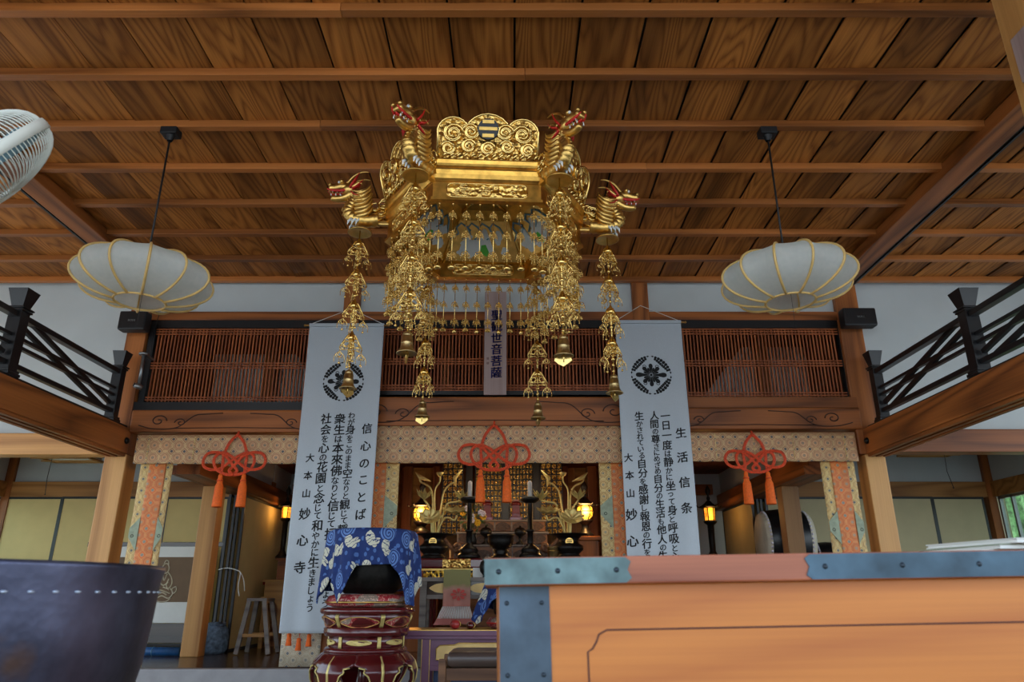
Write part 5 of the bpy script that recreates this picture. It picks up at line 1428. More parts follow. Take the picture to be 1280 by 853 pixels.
# ================================================================ purple desk, mallets, small gong
M['darkblue'] = plain('dark_blue_plastic', S(24,44,76), .5)
def desk():
    Y = 6.87; xl = XY(503, 790, Y); xr = .6; zt = ZY(788, Y)
    t = thing('lacquer_desk', ((xl+xr)/2, Y+.3, 0), 'purple red lacquered low desk with gold edging beside the gong stand', 'desk')
    m = MB(); m.box(xl, xr, Y, Y+.52, zt-.05, zt, c=.006); o = m.build('top', M['purplelac'], t)
    e = MB(); e.box(xl-.002, xr+.002, Y-.003, Y+.523, zt-.006, zt+.001); e.build('gold_edge', M['gold2'], o)
    m = MB(); m.box(xl+.02, xr-.02, Y+.015, Y+.5, zt-.075, zt-.05); m.build('under_moulding', M['purplelac'], t)
    lx = XY(526, 820, Y)
    for x in (lx, xr-.14):
        for y in (Y+.03, Y+.4):
            l = MB(); l.box(x, x+.075, y, y+.075, 0, zt-.075, c=.008); L = l.build('leg', M['purplelac'], t)
            for d in (.0, .071):
                q = MB(); q.box(x+d, x+d+.005, y-.003, y+.002, .02, zt-.08); q.build('gold_edge', M['gold2'], L)
    m = MB(); m.box(lx+.075, xr-.14, Y+.06, Y+.09, zt-.30, zt-.075); p = m.build('apron', M['purplelac'], t)
    m = MB(); m.box(lx+.075, xr-.14, Y+.05, Y+.10, zt-.335, zt-.30); m.build('stretcher', M['purplelac'], t)
    x0, x1 = lx+.13, xr-.2; zc = zt-.185
    pts = [(x0, zc-.06), (x0, zc+.03), (x0+.03, zc+.055), (x0+.16, zc+.06), (x0+.2, zc+.075), (x1-.2, zc+.075), (x1-.16, zc+.06), (x1-.03, zc+.055), (x1, zc+.03), (x1, zc-.06)]
    q = MB(); q.prism(pts, Y+.045, Y+.06, lambda u, v, d: (u, d, v)); q.build('ribbed_panel', M['rib'], p)
    q = MB(); q.tube([(u, Y+.045, v) for u, v in pts], .006, 5, closed=True); q.build('gold_edge', M['gold2'], p)
    # mallets
    for i, (px, r, lab) in enumerate(((569, .042, 'large red headed striking mallet on the purple desk'), (588, .032, 'small red headed striking mallet on the purple desk'))):
        x = XY(px, 778, Y+.12); zc = zt+r
        mt = thing('gong_mallet', (x, Y+.12, zt), lab, 'mallet')
        h = MB(); h.lathe([(0, -.10), (r*.7, -.095), (r, -.06), (r, .0), (r*.8, .03), (0, .04)], 16, Matrix.Translation((x, Y+.14, zc)) @ Matrix.Rotation(R(90), 4, 'X') @ Matrix.Rotation(R(12), 4, 'Y')); h.build('mallet_head', M['redlac'] if i else plain('red_leather', S(170,48,44), .4), mt)
        s = MB(); s.tube([(x, Y+.2, zc), (x+(.03 if i else .12), Y+.46, zt+.014)], .012, 8); s.build('handle', M['brownwood'], mt)
        b = MB(); b.tube([(x+.02+r*.6*cos(a), Y+.195, zc+r*.6*sin(a)) for a in [2*PI*k/12 for k in range(12)]], .005, 5, closed=True); b.build('gold_ring', M['gold2'], mt)
    # small gong, cushion and cloth
    cx, cy = XY(636, 770, Y+.28), Y+.29
    c = thing('small_gong_cushion', (cx, cy, zt), 'small red diamond patterned cushion under the small gong on the desk', 'cushion')
    m = MB(); m.lathe([(0, zt+.003), (.16, zt+.003), (.2, zt+.03), (.205, zt+.06), (.18, zt+.095), (0, zt+.09)], 32, cx=cx, cy=cy); m.build('cushion_body', M['cushion'], c)
    m = MB(); m.tube([(cx+.205*cos(a), cy+.205*sin(a), zt+.05) for a in [2*PI*i/36 for i in range(36)]], .006, 5, closed=True); m.build('piping', M['red'], c)
    zb = ZY(727, Y+.2)
    b = thing('small_bowl_gong', (cx, cy, zt+.09), 'small dark bowl gong under the second blue cloth beside the offertory box', 'gong')
    m = MB(); m.lathe([(0, zt+.095), (.09, zt+.097), (.135, zt+.13), (.15, zt+.2), (.158, zb), (.147, zb), (.135, zt+.2), (.11, zt+.13), (0, zt+.115)], 36, cx=cx, cy=cy); m.build('gong_body', M['iron'], b)
    m = MB(); m.tube([(cx+.153*cos(a), cy+.153*sin(a), zb) for a in [2*PI*i/36 for i in range(36)]], .007, 5, closed=True); m.build('gong_lip', M['iron'], b)
    cl = thing('small_gong_cover_cloth', (cx, cy, zb), 'navy rabbit patterned cloth over the small gong at the offertory box corner', 'cloth')
    drape(cx, cy, zb+.018, .178, [(-180,.24),(-165,.34),(-150,.40),(-138,.36),(-122,.2),(-105,.15),(-60,.15),(-40,.35),(0,.3),(90,.3),(180,.24)], cl, .35, 2.1)
    # chair in front of the desk
    Yc = 5.2; xa = XY(548, 830, Yc); xb = xa+.56; zs = ZY(836, Yc)
    ch = thing('low_chair', ((xa+xb)/2, Yc+.2, 0), 'wooden chair with dark leather seat pad in front of the purple desk', 'chair')
    for x in (xa, xb-.05):
        for y in (Yc, Yc+.42):
            l = MB(); l.val = .3; l.box(x, x+.05, y, y+.05, 0, zs+(.055 if x == xa else .0), c=.006); l.build('leg', M['brownwood'], ch)
    for y in (Yc+.008, Yc+.43):
        l = MB(); l.box(xa+.05, xb-.05, y, y+.035, zs-.075, zs, c=.004); l.build('seat_rail', M['brownwood'], ch)
    for x in (xa+.008, xb-.045):
        l = MB(); l.box(x, x+.035, Yc+.05, Yc+.42, zs-.075, zs, c=.004); l.build('side_rail', M['brownwood'], ch)
    l = MB(); l.box(xa+.055, xb-.0, Yc-.012, Yc+.47, zs+.002, zs+.10, c=.04); l.build('seat_pad', M['leather'], ch, smooth=True)
    l = MB(); l.box(xa+.05, xb-.05, Yc+.02, Yc+.04, .10, .13); l.build('stretcher', M['brownwood'], ch)
    m = MB(); m.box(lx+.10, xr-.2, Y+.13, Y+.38, .0, .31, c=.01); o = m.build('blue_storage_case', M['darkblue'], raw=True)
    tag(o, 'dark blue case standing on the floor under the purple desk', 'case')
desk()
# ================================================================ grey reading table with hanging cloth behind the desk
def reading_table():
    Y = 7.76; xl, xr = XY(525, 730, Y), .8; zt = ZY(722, Y)
    t = thing('sutra_table', ((xl+xr)/2, Y+.2, ZN*0), 'grey brown wooden table with pierced panels between the desk and altar', 'table')
    m = MB(); m.box(xl, xr, Y, Y+.36, zt-.04, zt, c=.005); m.build('top', M['greywood'], t)
    for x in (xl, xr-.07):
        for y in (Y+.01, Y+.28): l = MB(); l.box(x, x+.07, y, y+.07, ZN, zt-.04, c=.006); l.build('leg', M['greywood'], t)
    zm = ZY(744, Y)
    m = MB(); m.box(xl+.07, xr-.07, Y+.02, Y+.05, zm-.04, zm, c=.003); m.build('rail', M['greywood'], t)
    m = MB(); m.box(xl+.07, xr-.07, Y+.03, Y+.045, zm, zt-.04); p = m.build('pierced_panel', M['darkwood'], t)
    for k in range(4):
        x = xl+.10+k*.4; w = .33
        if x+w > xr-.07: break
        q = MB(); pts = [(x+w/2+w/2*cos(a)*(1+.05*cos(6*a)), (zm+zt-.04)/2+.05*sin(a)) for a in [2*PI*i/24 for i in range(24)]]
        q.prism(pts, Y+.022, Y+.03, lambda u, v, d: (u, d, v)); q.build('pale_oval', M['rib'], p)
    # hanging pink cloth with a red flower
    x0, x1 = XY(554, 740, Y-.03), XY(588, 740, Y-.03); z1, z0 = ZY(712, Y-.03), ZY(782, Y-.2)
    c = thing('altar_hanging_cloth', ((x0+x1)/2, Y-.05, z0), 'pink and olive hanging cloth with red flower and white fringe behind the mallets', 'cloth')
    g = MB(); g.grid(20, 20, lambda u, v: (x0+(x1-x0)*u+(.0 if v < .72 else (u-.5)*.16*(v-.72)/.28), Y-.03-.02*sin(u*12)*v*v-.10*max(0, v-.7)/.3*v, z1+(z0-z1)*v)); g.build('cloth_panel', M['pink'], c, solid=.004)
    f = MB(); cxx, cz = (x0+x1)/2+.02, (z0+z1)/2+.02
    for k in range(8):
        a = 2*PI*k/8; f.prism([(cxx+.075*cos(a+d)*s, cz+.055*sin(a+d)*s) for d, s in ((0,.2),(.3,.8),(.15,1.05),(-.15,1.05),(-.3,.8))], Y-.062, Y-.056, lambda u, v, d: (u, d, v))
    f.build('red_flower_motif', plain('red_flower_dye', S(186,70,62), .8), c)
    fr = MB()
    for k in range(22):
        x = x0+(x1-x0)*(k+.5)/22; fr.tube([(x, Y-.075, z0+.17), (x+(x-cxx)*.15, Y-.10, z0+.12), (x+(x-cxx)*.3, Y-.13, z0+.06)], .005, 4)
    fr.build('fringe', M['paper'], c)
    # white paper sheet
    xa, xb = XY(590, 728, Y+.1), XY(630, 728, Y+.1); za, zb = zt, ZY(712, Y+.1)+.02
    s = thing('paper_notice', ((xa+xb)/2, Y+.12, za), 'white paper card standing behind the small blue draped gong', 'card')
    m = MB(); m.box(xa, xb, Y+.24, Y+.244, za+.001, zb); m.build('sheet', M['paper'], s)
    L = MB(); put_text(L, '大', XY(610, 724, Y+.1), ZY(727, Y+.1), .075, lambda u, v: (u, Y+.2385, v)); L.build('brush_lettering', M['ink'], s)
    m = MB(); m.box((xa+xb)/2-.05, (xa+xb)/2+.05, Y+.246, Y+.32, zt+.0, zt+.02); m.build('card_stand', M['greywood'], s)
    j = P(609, 712, Y+.08)
    jt = thing('lidded_jar', (j.x, j.y, zt), 'round dark jar with silver lid just above the offertory box corner', 'jar')
    m = MB(); m.lathe([(0,0),(.05,0),(.045,.02),(.075,.06),(.085,.11),(.07,.155),(.05,.17),(0,.17)], 24, cx=j.x, cy=j.y+.06, cz=zt); m.build('jar_body', M['iron'], jt)
    m = MB(); m.lathe([(.055,.17),(.06,.185),(.03,.20),(.012,.215),(.012,.23),(0,.235)], 20, cx=j.x, cy=j.y+.06, cz=zt); m.build('lid', M['steel'], jt)
reading_table()
# ================================================================ altar
YA = 8.5
XA = XY(626, 690, 9.0)
M['carvedpanel'] = plain('dark_carved_recess', S(58,40,28), .6, noise=.3, nscale=40, bump=.6)
def altar():
    xl, xr = XY(524, 700, YA), XY(728, 700, YA); zt = ZY(698, YA); zb = ZY(711, YA)
    t = thing('altar_table', ((xl+xr)/2, YA+.25, ZN), 'long red lacquered altar table with gold fittings below the vases', 'table')
    m = MB(); m.box(xl, xr, YA, YA+.5, zb, zt, c=.02); m.build('top', M['redlac'], t)
    for x in (XY(553, 705, YA), XY(640, 705, YA)):
        g = MB(); g.box(x, x+.32, YA-.006, YA+.01, zb+.008, zt-.008, c=.004); g.build('gold_fitting', M['goldrelief'], t)
    g = MB(); g.box(xl, xr, YA-.005, YA+.01, zb-.022, zb-.002); g.build('gold_strip', M['gold2'], t)
    m = MB(); m.box(xl+.05, xr-.05, YA+.03, YA+.46, zb-.2, zb-.002); m.build('carved_apron', M['fret'], t)
    for x in (xl+.06, xr-.16):
        for y in (YA+.04, YA+.38): l = MB(); l.box(x, x+.1, y, y+.1, ZN, zb-.2); l.build('leg', M['redlac'], t)
    # wooden board with items behind
    # vases and gilt lotus sprays
    for i, (px, s) in enumerate(((542, 1), (711, -1))):
        x = XY(px, 690, YA+.2); y = YA+.2; h = ZY(668, y)-zt
        v = thing('flower_vase', (x, y, zt), ('black bronze altar vase with gold crest on the west of the altar', 'black bronze altar vase with gold crest on the east of the altar')[i], 'vase', 'pair of altar vases')
        m = MB(); m.lathe([(0,0),(.15,0),(.155,.02),(.12,.04),(.125,.06),(.17,.1),(.175,.14),(.13,.17),(.115,.2),(.12,h*.8),(.15,h*.92),(.225,h-.01),(.225,h),(.20,h),(.1,h*.85),(0,h*.8)], 28, cx=x, cy=y, cz=zt); m.build('vase_body', M['iron'], v)
        g = MB(); n = 18
        g.prism([(x+.045*cos(2*PI*k/n), zt+h*.66+.045*sin(2*PI*k/n)) for k in range(n)], y-.128, y-.10, lambda u, v_, d: (u, d, v_)); o = g.build('crest_roundel', M['gold2'], v)
        for dz in (-.02, 0, .02):
            b = MB(); b.box(x-.03, x+.03, y-.133, y-.127, zt+h*.66+dz-.005, zt+h*.66+dz+.005); b.build('crest_bar', M['iron'], o)
        sp_ = thing('gilt_lotus_spray', (x, y, zt+h), ('gilded lotus spray with big leaf and curling stems in the west vase', 'gilded lotus spray with big leaf and curling stems in the east vase')[i], 'ornament')
        base = Vector((x, y, zt+h*.8))
        def Q(dx, py, dy=0): return Vector((x+s*dx*.0105, y+dy, ZY(py, y)))
        stems = [[(0,668),(-3,640),(-4,620),(-8,608),(-18,602),(-19,596)], [(1,668),(-1,630),(-1,612),(4,602),(4,594)], [(3,668),(6,640),(9,616),(16,606),(21,603),(21,598)], [(4,668),(10,640),(14,630),(22,628),(30,626)], [(3,668),(10,650),(16,648),(22,651),(25,645)], [(-1,668),(-1,657),(-1,652)], [(-2,668),(-4,640),(-12,626)]]
        for k, st in enumerate(stems):
            q = MB(); q.tube(spline([base]+[Q(a, b, -.02*k+.05) for a, b in st], 5), .011, 6); stem_o = q.build('stem', M['palegold'], sp_)
            e = Q(*st[-1], -.02*k+.05)
            if k in (0, 2):       # closed buds
                q = MB(); q.tube([e+Vector((s*(.02), 0, -.10)) if k == 2 else e+Vector((s*.13,0,-.05)), e+Vector((0,0,.0)), e+Vector((s*(.09 if k == 2 else -.06),0,.10 if k == 2 else .06))], [.006,.026,.004], 8); q.build('bud', M['palegold'], stem_o)
            elif k == 1:
                q = MB(); q.lathe([(0,0),(.03,.02),(.045,.05),(.04,.055),(0,.05)], 12, cx=e.x, cy=e.y, cz=e.z-.02); q.build('seed_pod', M['palegold'], stem_o)
            elif k in (3, 6):       # open blossoms
                q = MB()
                for w in range(9):
                    a = 2*PI*w/9; d = Vector((cos(a), sin(a), 0)); sd_ = Vector((-sin(a), cos(a), 0))
                    q.add([e, e+d*.06+sd_*.03+Vector((0,0,.05)), e+d*.10+Vector((0,0,.10+.03*(w % 2))), e+d*.06-sd_*.03+Vector((0,0,.05))], [(0,1,2,3)])
                q.sphere(e+Vector((0,0,.04)), .03, 8, 6); q.build('blossom', M['palegold'], stem_o, solid=.004)
            else:                   # round leaves with scalloped edge
                q = MB(); rL = .105 if k == 5 else .11
                tilt = R(58) if k == 5 else R(20)
                cxl = e + (Vector((-s*.03, -.06, .02)))
                def lf(u, v):
                    a = 2*PI*u; r = rL*v*(1+.08*cos(9*a)*v); z = .05*v*v+.012*cos(9*a)*v
                    p = Vector((r*cos(a)*1.25, r*sin(a), z)); p.rotate(Euler((tilt, 0, 0))); return cxl+p
                q.grid(36, 6, lf, wrap=True); q.build('lotus_leaf', M['palegold'], stem_o, solid=.004)
    # candlesticks
    for i, px in enumerate((586, 663)):
        y = YA+.12; x = XY(px, 690, y); H = ZY(626, y)-zt
        c = thing('candlestick', (x, y, zt), ('tall black candlestick with white candle on the west of the incense bowl', 'tall black candlestick with white candle on the east of the incense bowl')[i], 'candlestick', 'pair of altar candlesticks')
        m = MB(); m.lathe([(0,0),(.125,0),(.135,.02),(.12,.05),(.10,.06),(.11,.09),(.09,.12),(.045,.15),(.035,.17),(0,.17)], 24, cx=x, cy=y, cz=zt); m.build('foot', M['iron'], c)
        m = MB(); m.lathe([(.034,.15),(.034,H*.45),(.05,H*.46),(.05,H*.49),(.03,H*.5),(.03,H-.02)], 16, cx=x, cy=y, cz=zt); m.build('shaft', M['iron'], c)
        m = MB(); m.lathe([(0,-.03),(.06,-.03),(.11,0),(.115,.02),(.08,.04),(.03,.045),(0,.045)], 20, cx=x, cy=y, cz=zt+H); m.build('drip_pan', M['iron'], c)
        m = MB(); m.lathe([(0,.045),(.026,.045),(.026,.21),(.012,.23),(0,.23)], 14, cx=x, cy=y, cz=zt+H); m.build('candle', M['candle'], c)
    # incense bowl
    y = YA+.25; x = XY(626, 690, y)
    c = thing('incense_bowl', (x, y, zt), 'dark bronze incense bowl on the altar between the candlesticks', 'bowl')
    m = MB(); m.lathe([(0,.10),(.05,.10),(.13,.14),(.15,.2),(.145,.25),(.16,.26),(.16,.275),(.14,.27),(.12,.2),(0,.16)], 28, cx=x, cy=y, cz=zt); m.build('bowl', M['iron'], c)
    m = MB(); m.lathe([(0,0),(.12,0),(.125,.02),(.09,.035),(.075,.07),(.1,.1),(0,.11)], 24, cx=x, cy=y, cz=zt); m.build('foot_ring', M['iron'], c)
    # brass cup, wooden crane scroll, small offering
    y -= .17; x = XY(691, 690, y)
    c = thing('brass_cup', (x, y, zt), 'small brass cup on the altar beside the east vase', 'cup')
    m = MB(); m.lathe([(0,0),(.05,0),(.05,.02),(.06,.03),(.06,.12),(.066,.125),(.055,.12),(.05,.04),(0,.03)], 20, cx=x, cy=y, cz=zt); m.build('cup_body', M['bell'], c)
    m = MB(); m.tube([(x+.062*cos(a), y+.062*sin(a), zt+.08) for a in [2*PI*k/20 for k in range(20)]], .006, 5, closed=True); m.build('band', M['gold2'], c)
    # tiered altar
    tiers = [(650, 664, 574, 683, 10.1), (665, 680, 570, 686, 9.85), (681, 700, 566, 690, 9.6)]
    a = thing('tiered_altar', (XA, 9.9, ZN), 'brown wooden tiered altar with carved panels behind the candlesticks', 'altar')
    for k, (y1, y0, pa_, pb_, Yt) in enumerate(tiers):
        xa_, xb_ = XY(pa_, y1, Yt), XY(pb_, y1, Yt); z1 = ZY(y1, Yt); z0 = ZY(y0, Yt) if k < 2 else ZN
        m = MB(); m.val = .5; m.box(xa_+.02, xb_-.02, Yt+.02, 10.6, z0, z1-.025); o = m.build('tier', M['brownwood'], a)
        m = MB(); m.box(xa_, xb_, Yt, 10.6, z1-.025, z1, c=.005); m.build('shelf_board', M['greywood'], a)
        n = 5; w = (xb_-xa_-.04)/n
        for q in range(n):
            cxq = xa_+.02+w*(q+.5); zc = (z0+z1-.025)/2 if k < 2 else z1-.12
            b = MB(); b.prism([(cxq+w*.4*cos(s_)*(1+.1*cos(4*s_)), zc+.055*sin(s_)) for s_ in [2*PI*i/20 for i in range(20)]], Yt+.008, Yt+.022, lambda u, v, d: (u, d, v)); b.build('carved_panel', M['carvedpanel'], o)
            b = MB(); b.box(xa_+.015+w*q, xa_+.035+w*q, Yt+.006, Yt+.02, max(z0, z1-.25), z1-.026); b.build('divider', M['greywood'], o)
    # red tablets on the top tier
    for i, px in enumerate((609, 645)):
        y = 10.25; x = XY(px, 640, y); z0 = ZY(650, 10.1); h = ZY(625, y)-z0
        c = thing('memorial_tablet', (x, y, z0), ('dark red memorial tablet on the west of the altar top', 'dark red memorial tablet on the east of the altar top')[i], 'tablet', 'pair of red memorial tablets')
        m = MB(); m.box(x-.085, x+.085, y-.05, y+.05, z0, z0+.05, c=.006); m.box(x-.06, x+.06, y-.035, y+.035, z0+.05, z0+.1, c=.006); m.build('base', M['redlac'], c)
        m = MB(); m.box(x-.05, x+.05, y-.012, y+.012, z0+.1, z0+h, c=.004); m.build('plate', M['redlac'], c)
        m = MB(); m.lathe([(0,0),(.07,0),(.075,.02),(.05,.05),(0,.06)], 14, cx=x, cy=y, cz=z0+h*.72); m.build('canopy', M['redlac'], c)
    # small black stem cups on the middle tier
    for i, px in enumerate((608, 650)):
        y = 9.93; x = XY(px, 670, y); z0 = ZY(665, 9.85)-.0; 
        z0 = ZY(681, 9.6)
        y = 9.72
        c = thing('stem_cup', (x, y, z0), ('small black offering cup on the west of the altar step', 'small black offering cup on the east of the altar step')[i], 'cup', 'pair of black offering cups')
        m = MB(); m.lathe([(0,0),(.06,0),(.055,.02),(.02,.05),(.02,.10),(.05,.12),(.075,.14),(.075,.19),(.05,.2),(0,.2)], 18, cx=x, cy=y, cz=z0); m.build('cup_body', M['iron'], c)
        m = MB(); m.lathe([(.075,.19),(.05,.215),(.015,.225),(.01,.245),(0,.245)], 16, cx=x, cy=y, cz=z0); m.build('lid', M['iron'], c)
    # flowers
    x = XY(591, 650, 9.75); z0 = ZY(681, 9.6)
    f = thing('flower_arrangement', (x, 9.72, z0+.001), 'colourful flower arrangement with yellow and white blooms beside the west candlestick', 'flowers')
    m = MB(); m.lathe([(0,0),(.05,0),(.06,.06),(.04,.12),(.055,.15),(.05,.15),(0,.12)], 16, cx=x, cy=9.72, cz=z0); m.build('vase', M['iron'], f)
    r2 = random.Random(5)
    m = MB()
    for q in range(60):
        c0 = Vector((x+r2.gauss(0,.075), 9.67+max(-.05,min(.05,r2.gauss(0,.05))), z0+.15+abs(r2.gauss(.18,.12)))); d = Vector((r2.uniform(-1,1), r2.uniform(-1,1), r2.uniform(-.2,1))).normalized()*.05; sd_ = d.orthogonal().normalized()*.014
        m.add([c0-d, c0+sd_, c0+d, c0-sd_], [(0,1,2,3)])
    for q in range(6): m.tube([(x, 9.72, z0+.1), (x+r2.uniform(-.1,.1), 9.72, z0+.35)], .004, 4)
    m.build('foliage', M['green'], f)
    for q in range(14):
        c0 = Vector((x+r2.gauss(0,.085), 9.70-abs(r2.gauss(0,.03)), z0+.2+abs(r2.gauss(.16,.11)))); b = MB()
        for w in range(7):
            a_ = 2*PI*w/7; d = Vector((cos(a_), -.3, sin(a_)))*.028; b.sphere(c0+d, .015, 6, 4)
        b.sphere(c0, .014, 6, 4); b.build('bloom', [M['yellow'], M['flowerwhite'], M['flowerwhite'], M['yellow']][q % 4], f)
    # fill light added to brighten the altar, unseen behind the valance
    lp = thing('altar_fill_light', (XA, 8.75, 2.42), 'slim white strip lamp under the altar ceiling behind the middle valance', 'lamp')
    b = MB(); b.box(XA-.7, XA+.7, 8.72, 8.80, 2.45, zl-.08, c=.004); b.build('fill_light_housing', M['white'], lp)
    b = MB(); b.tube([(XA-.66, 8.76, 2.435), (XA+.66, 8.76, 2.435)], .014, 10); b.build('fill_light_tube', NT('fill_light_glow').set(color=(1,.9,.7,1), emit=(1,.82,.55,1), es=28.0), lp)
    # gold fretwork screens and shrine doors
    Yz = 10.75; zt0 = ZY(655, 10.1)-.1; zt1 = zl-.1
    def screen(pa_, pb_, z0, label, nv, nh, Yq, group=None):
        xa_, xb_ = XY(pa_, 620, Yq), XY(pb_, 620, Yq)
        s = thing('gilt_shrine_door', ((xa_+xb_)/2, Yq, z0), label, 'door')
        b = MB(); b.box(xa_, xb_, Yq, Yq+.03, z0, zt1); b.build('fretwork_panel', M['fret'], s)
        g = MB()
        for i in range(nv+1): xx = xa_+(xb_-xa_)*i/nv; g.box(xx-.008, xx+.008, Yq-.02, Yq, z0, zt1)
        for i in range(nh+1): zz = z0+(zt1-z0)*i/nh; g.box(xa_, xb_, Yq-.015, Yq-.002, zz-.008, zz+.008)
        g.build('frame_lattice', M['black'], s)
        h = MB(); r3 = random.Random(int(pa_))
        for i in range(nv):
            for j in range(nh):
                cxq = xa_+(xb_-xa_)*(i+.5)/nv; czq = z0+(zt1-z0)*(j+.5)/nh; rr_ = min((xb_-xa_)/nv, (zt1-z0)/nh)*.38
                h.tube([(cxq+rr_*cos(a_)*(1+.25*cos(4*a_)), Yq-.012, czq+rr_*sin(a_)*(1+.25*cos(4*a_))) for a_ in [2*PI*k/16 for k in range(16)]], .007, 4, closed=True)
                h.sphere((cxq, Yq-.015, czq), .014, 6, 4)
        h.build('gilt_ornament_pattern', M['gold'], s)
    screen(553, 578, ZY(668, Yz), 'dim gilt fretwork screen behind the west lotus spray', 4, 12, Yz)
    screen(594, 627, zt0, 'bright gilt fretwork shrine door behind the west red tablet', 7, 13, Yz+.05)
    screen(637, 666, zt0, 'bright gilt fretwork shrine door behind the east red tablet', 7, 13, Yz+.05)
    screen(676, 703, ZY(668, Yz), 'dim gilt fretwork screen behind the east lotus spray', 4, 12, Yz)
    for i, px in enumerate((586, 632, 671)):
        x = XY(px, 620, Yz); b = MB(); b.box(x-.05, x+.05, Yz-.03, Yz+.07, ZN, zt1, c=.008); o = b.build('shrine_post', M['black']); tag(o, ('black shrine post beside the west gilt screen', 'black shrine post between the two bright gilt doors', 'black shrine post beside the east gilt screen')[i], 'post')
    # curled wooden scroll brackets beside the tiers
    for i, (px, s) in enumerate(((563, 1), (690, -1))):
        y = 9.4; x = XY(px, 680, y); z = ZY(690, y)
        b = MB(); pts = [(x+s*(-.12), y, z+.2), (x+s*(-.05), y, z+.12), (x+s*.02, y, z+.04)]+[(x+s*(.08+.06*(1-k/14)*cos(-PI*.8+k*.5)), y, z+.06+.06*(1-k/14)*sin(-PI*.8+k*.5)) for k in range(13)]
        b.tube(spline(pts, 3), .026, 8); b.tube([(x+s*.02, y, z+.04), (x+s*.02, y, ZN)], .03, 8); o = b.build('scroll_bracket', M['brownwood']); tag(o, ('curled wooden bracket beside the west altar vase', 'curled wooden bracket beside the east altar vase')[i], 'bracket')
altar()
# ================================================================ standing lanterns
def lantern(px, py_glow, py_top, py_base, Y, label, s, round_=True, ped=True):
    c = P(px, py_glow, Y); zb, ztp = ZY(py_base, Y), ZY(py_top, Y)
    t = thing('standing_lantern', (c.x, Y, zb), label, 'lantern')
    w = s
    m = MB(); m.lathe([(0, zb), (w*1.1, zb), (w*1.15, zb+.03), (w*.7, zb+.07), (w*.45, zb+.12), (w*.5, c.z-w*1.6), (w*.9, c.z-w*1.3), (w*1.05, c.z-w*1.05), (0, c.z-w*1.05)], 12, cx=c.x, cy=Y); m.build('stem', M['iron'], t)
    if round_: pr = [(w*.55, c.z-w*1.0), (w*.95, c.z-w*.55), (w*1.05, c.z), (w*.95, c.z+w*.5), (w*.7, c.z+w*.75)]
    else: pr = [(w*.75, c.z-w*1.0), (w*.8, c.z+w*.9)]
    n = 6
    m = MB(); m.lathe(pr, 24 if round_ else 6, cx=c.x, cy=Y, smooth=round_); m.build('light_panel', M['glow2' if round_ else 'glow'], t)
    f = MB()
    for k in range(6):
        a = 2*PI*k/6; f.tube([(c.x+(r+.004)*cos(a), Y+(r+.004)*sin(a), z) for r, z in pr], w*.07, 5)
    for (r, z) in (pr[0], pr[len(pr)//2], pr[-1]): f.tube([(c.x+(r+.004)*cos(a), Y+(r+.004)*sin(a), z) for a in [2*PI*k/24 for k in range(24)]], w*.06, 5, closed=True)
    f.build('cage_frame', M['iron'], t)
    m = MB(); z0 = c.z+w*.75 if round_ else c.z+w*.9
    m.lathe([(0, z0-.005), (w*1.5, z0-.0), (w*1.6, z0+w*.12), (w*1.1, z0+w*.35), (w*.6, z0+w*.7), (w*.35, z0+w*1.0), (w*.2, z0+w*1.1), (0, z0+w*1.1)], 6, cx=c.x, cy=Y, smooth=False)
    for k in range(6):
        a = 2*PI*k/6; m.tube([(c.x+w*1.5*cos(a), Y+w*1.5*sin(a), z0+w*.08), (c.x+w*1.8*cos(a), Y+w*1.8*sin(a), z0+w*.2), (c.x+w*1.8*cos(a), Y+w*1.8*sin(a), z0+w*.4)], w*.08, 5)
    m.build('roof', M['iron'], t)
    m = MB(); hh = ztp-(z0+w*1.05); m.lathe([(w*.2, 0), (w*.3, hh*.15), (w*.15, hh*.3), (w*.4, hh*.5), (w*.42, hh*.65), (w*.2, hh*.85), (0, hh)], 14, cx=c.x, cy=Y, cz=z0+w*1.05); m.build('finial', M['iron'], t)
    l = bpy.data.lights.new('lantern_bulb', 'POINT'); l.energy = 30.0 if round_ else 2.0; l.color = (1, .55, .18); l.shadow_soft_size = .05
    lo = bpy.data.objects.new('lantern_bulb', l); col.objects.link(lo); lo.location = (c.x, Y-w*1.7, c.z); lo['kind'] = 'helper'
    if not ped: return
    p = MB(); p.box(c.x-.2, c.x+.2, Y-.2, Y+.2, zb-.05, zb-.0, c=.008); p.box(c.x-.15, c.x+.15, Y-.15, Y+.15, ZN, zb-.05, c=.008)
    o = p.build('lantern_pedestal', M['cedar_z']); tag(o, 'wooden pedestal under the '+label.split(' with')[0]+' by the '+label.split(' at ')[1], 'pedestal')
lantern(527, 642, 600, 668, 9.9, 'round glowing bronze lantern with pagoda roof at west altar vase', .105)
lantern(731, 640, 600, 672, 9.9, 'round glowing bronze lantern with pagoda roof at east altar vase', .105)
lantern(358, 641, 606, 699, 11.05, 'bronze lantern with small amber panes at west banner edge', .085, False, False)
lantern(887, 643, 606, 700, 11.0, 'bronze lantern with small amber panes at east banner edge', .10, False)
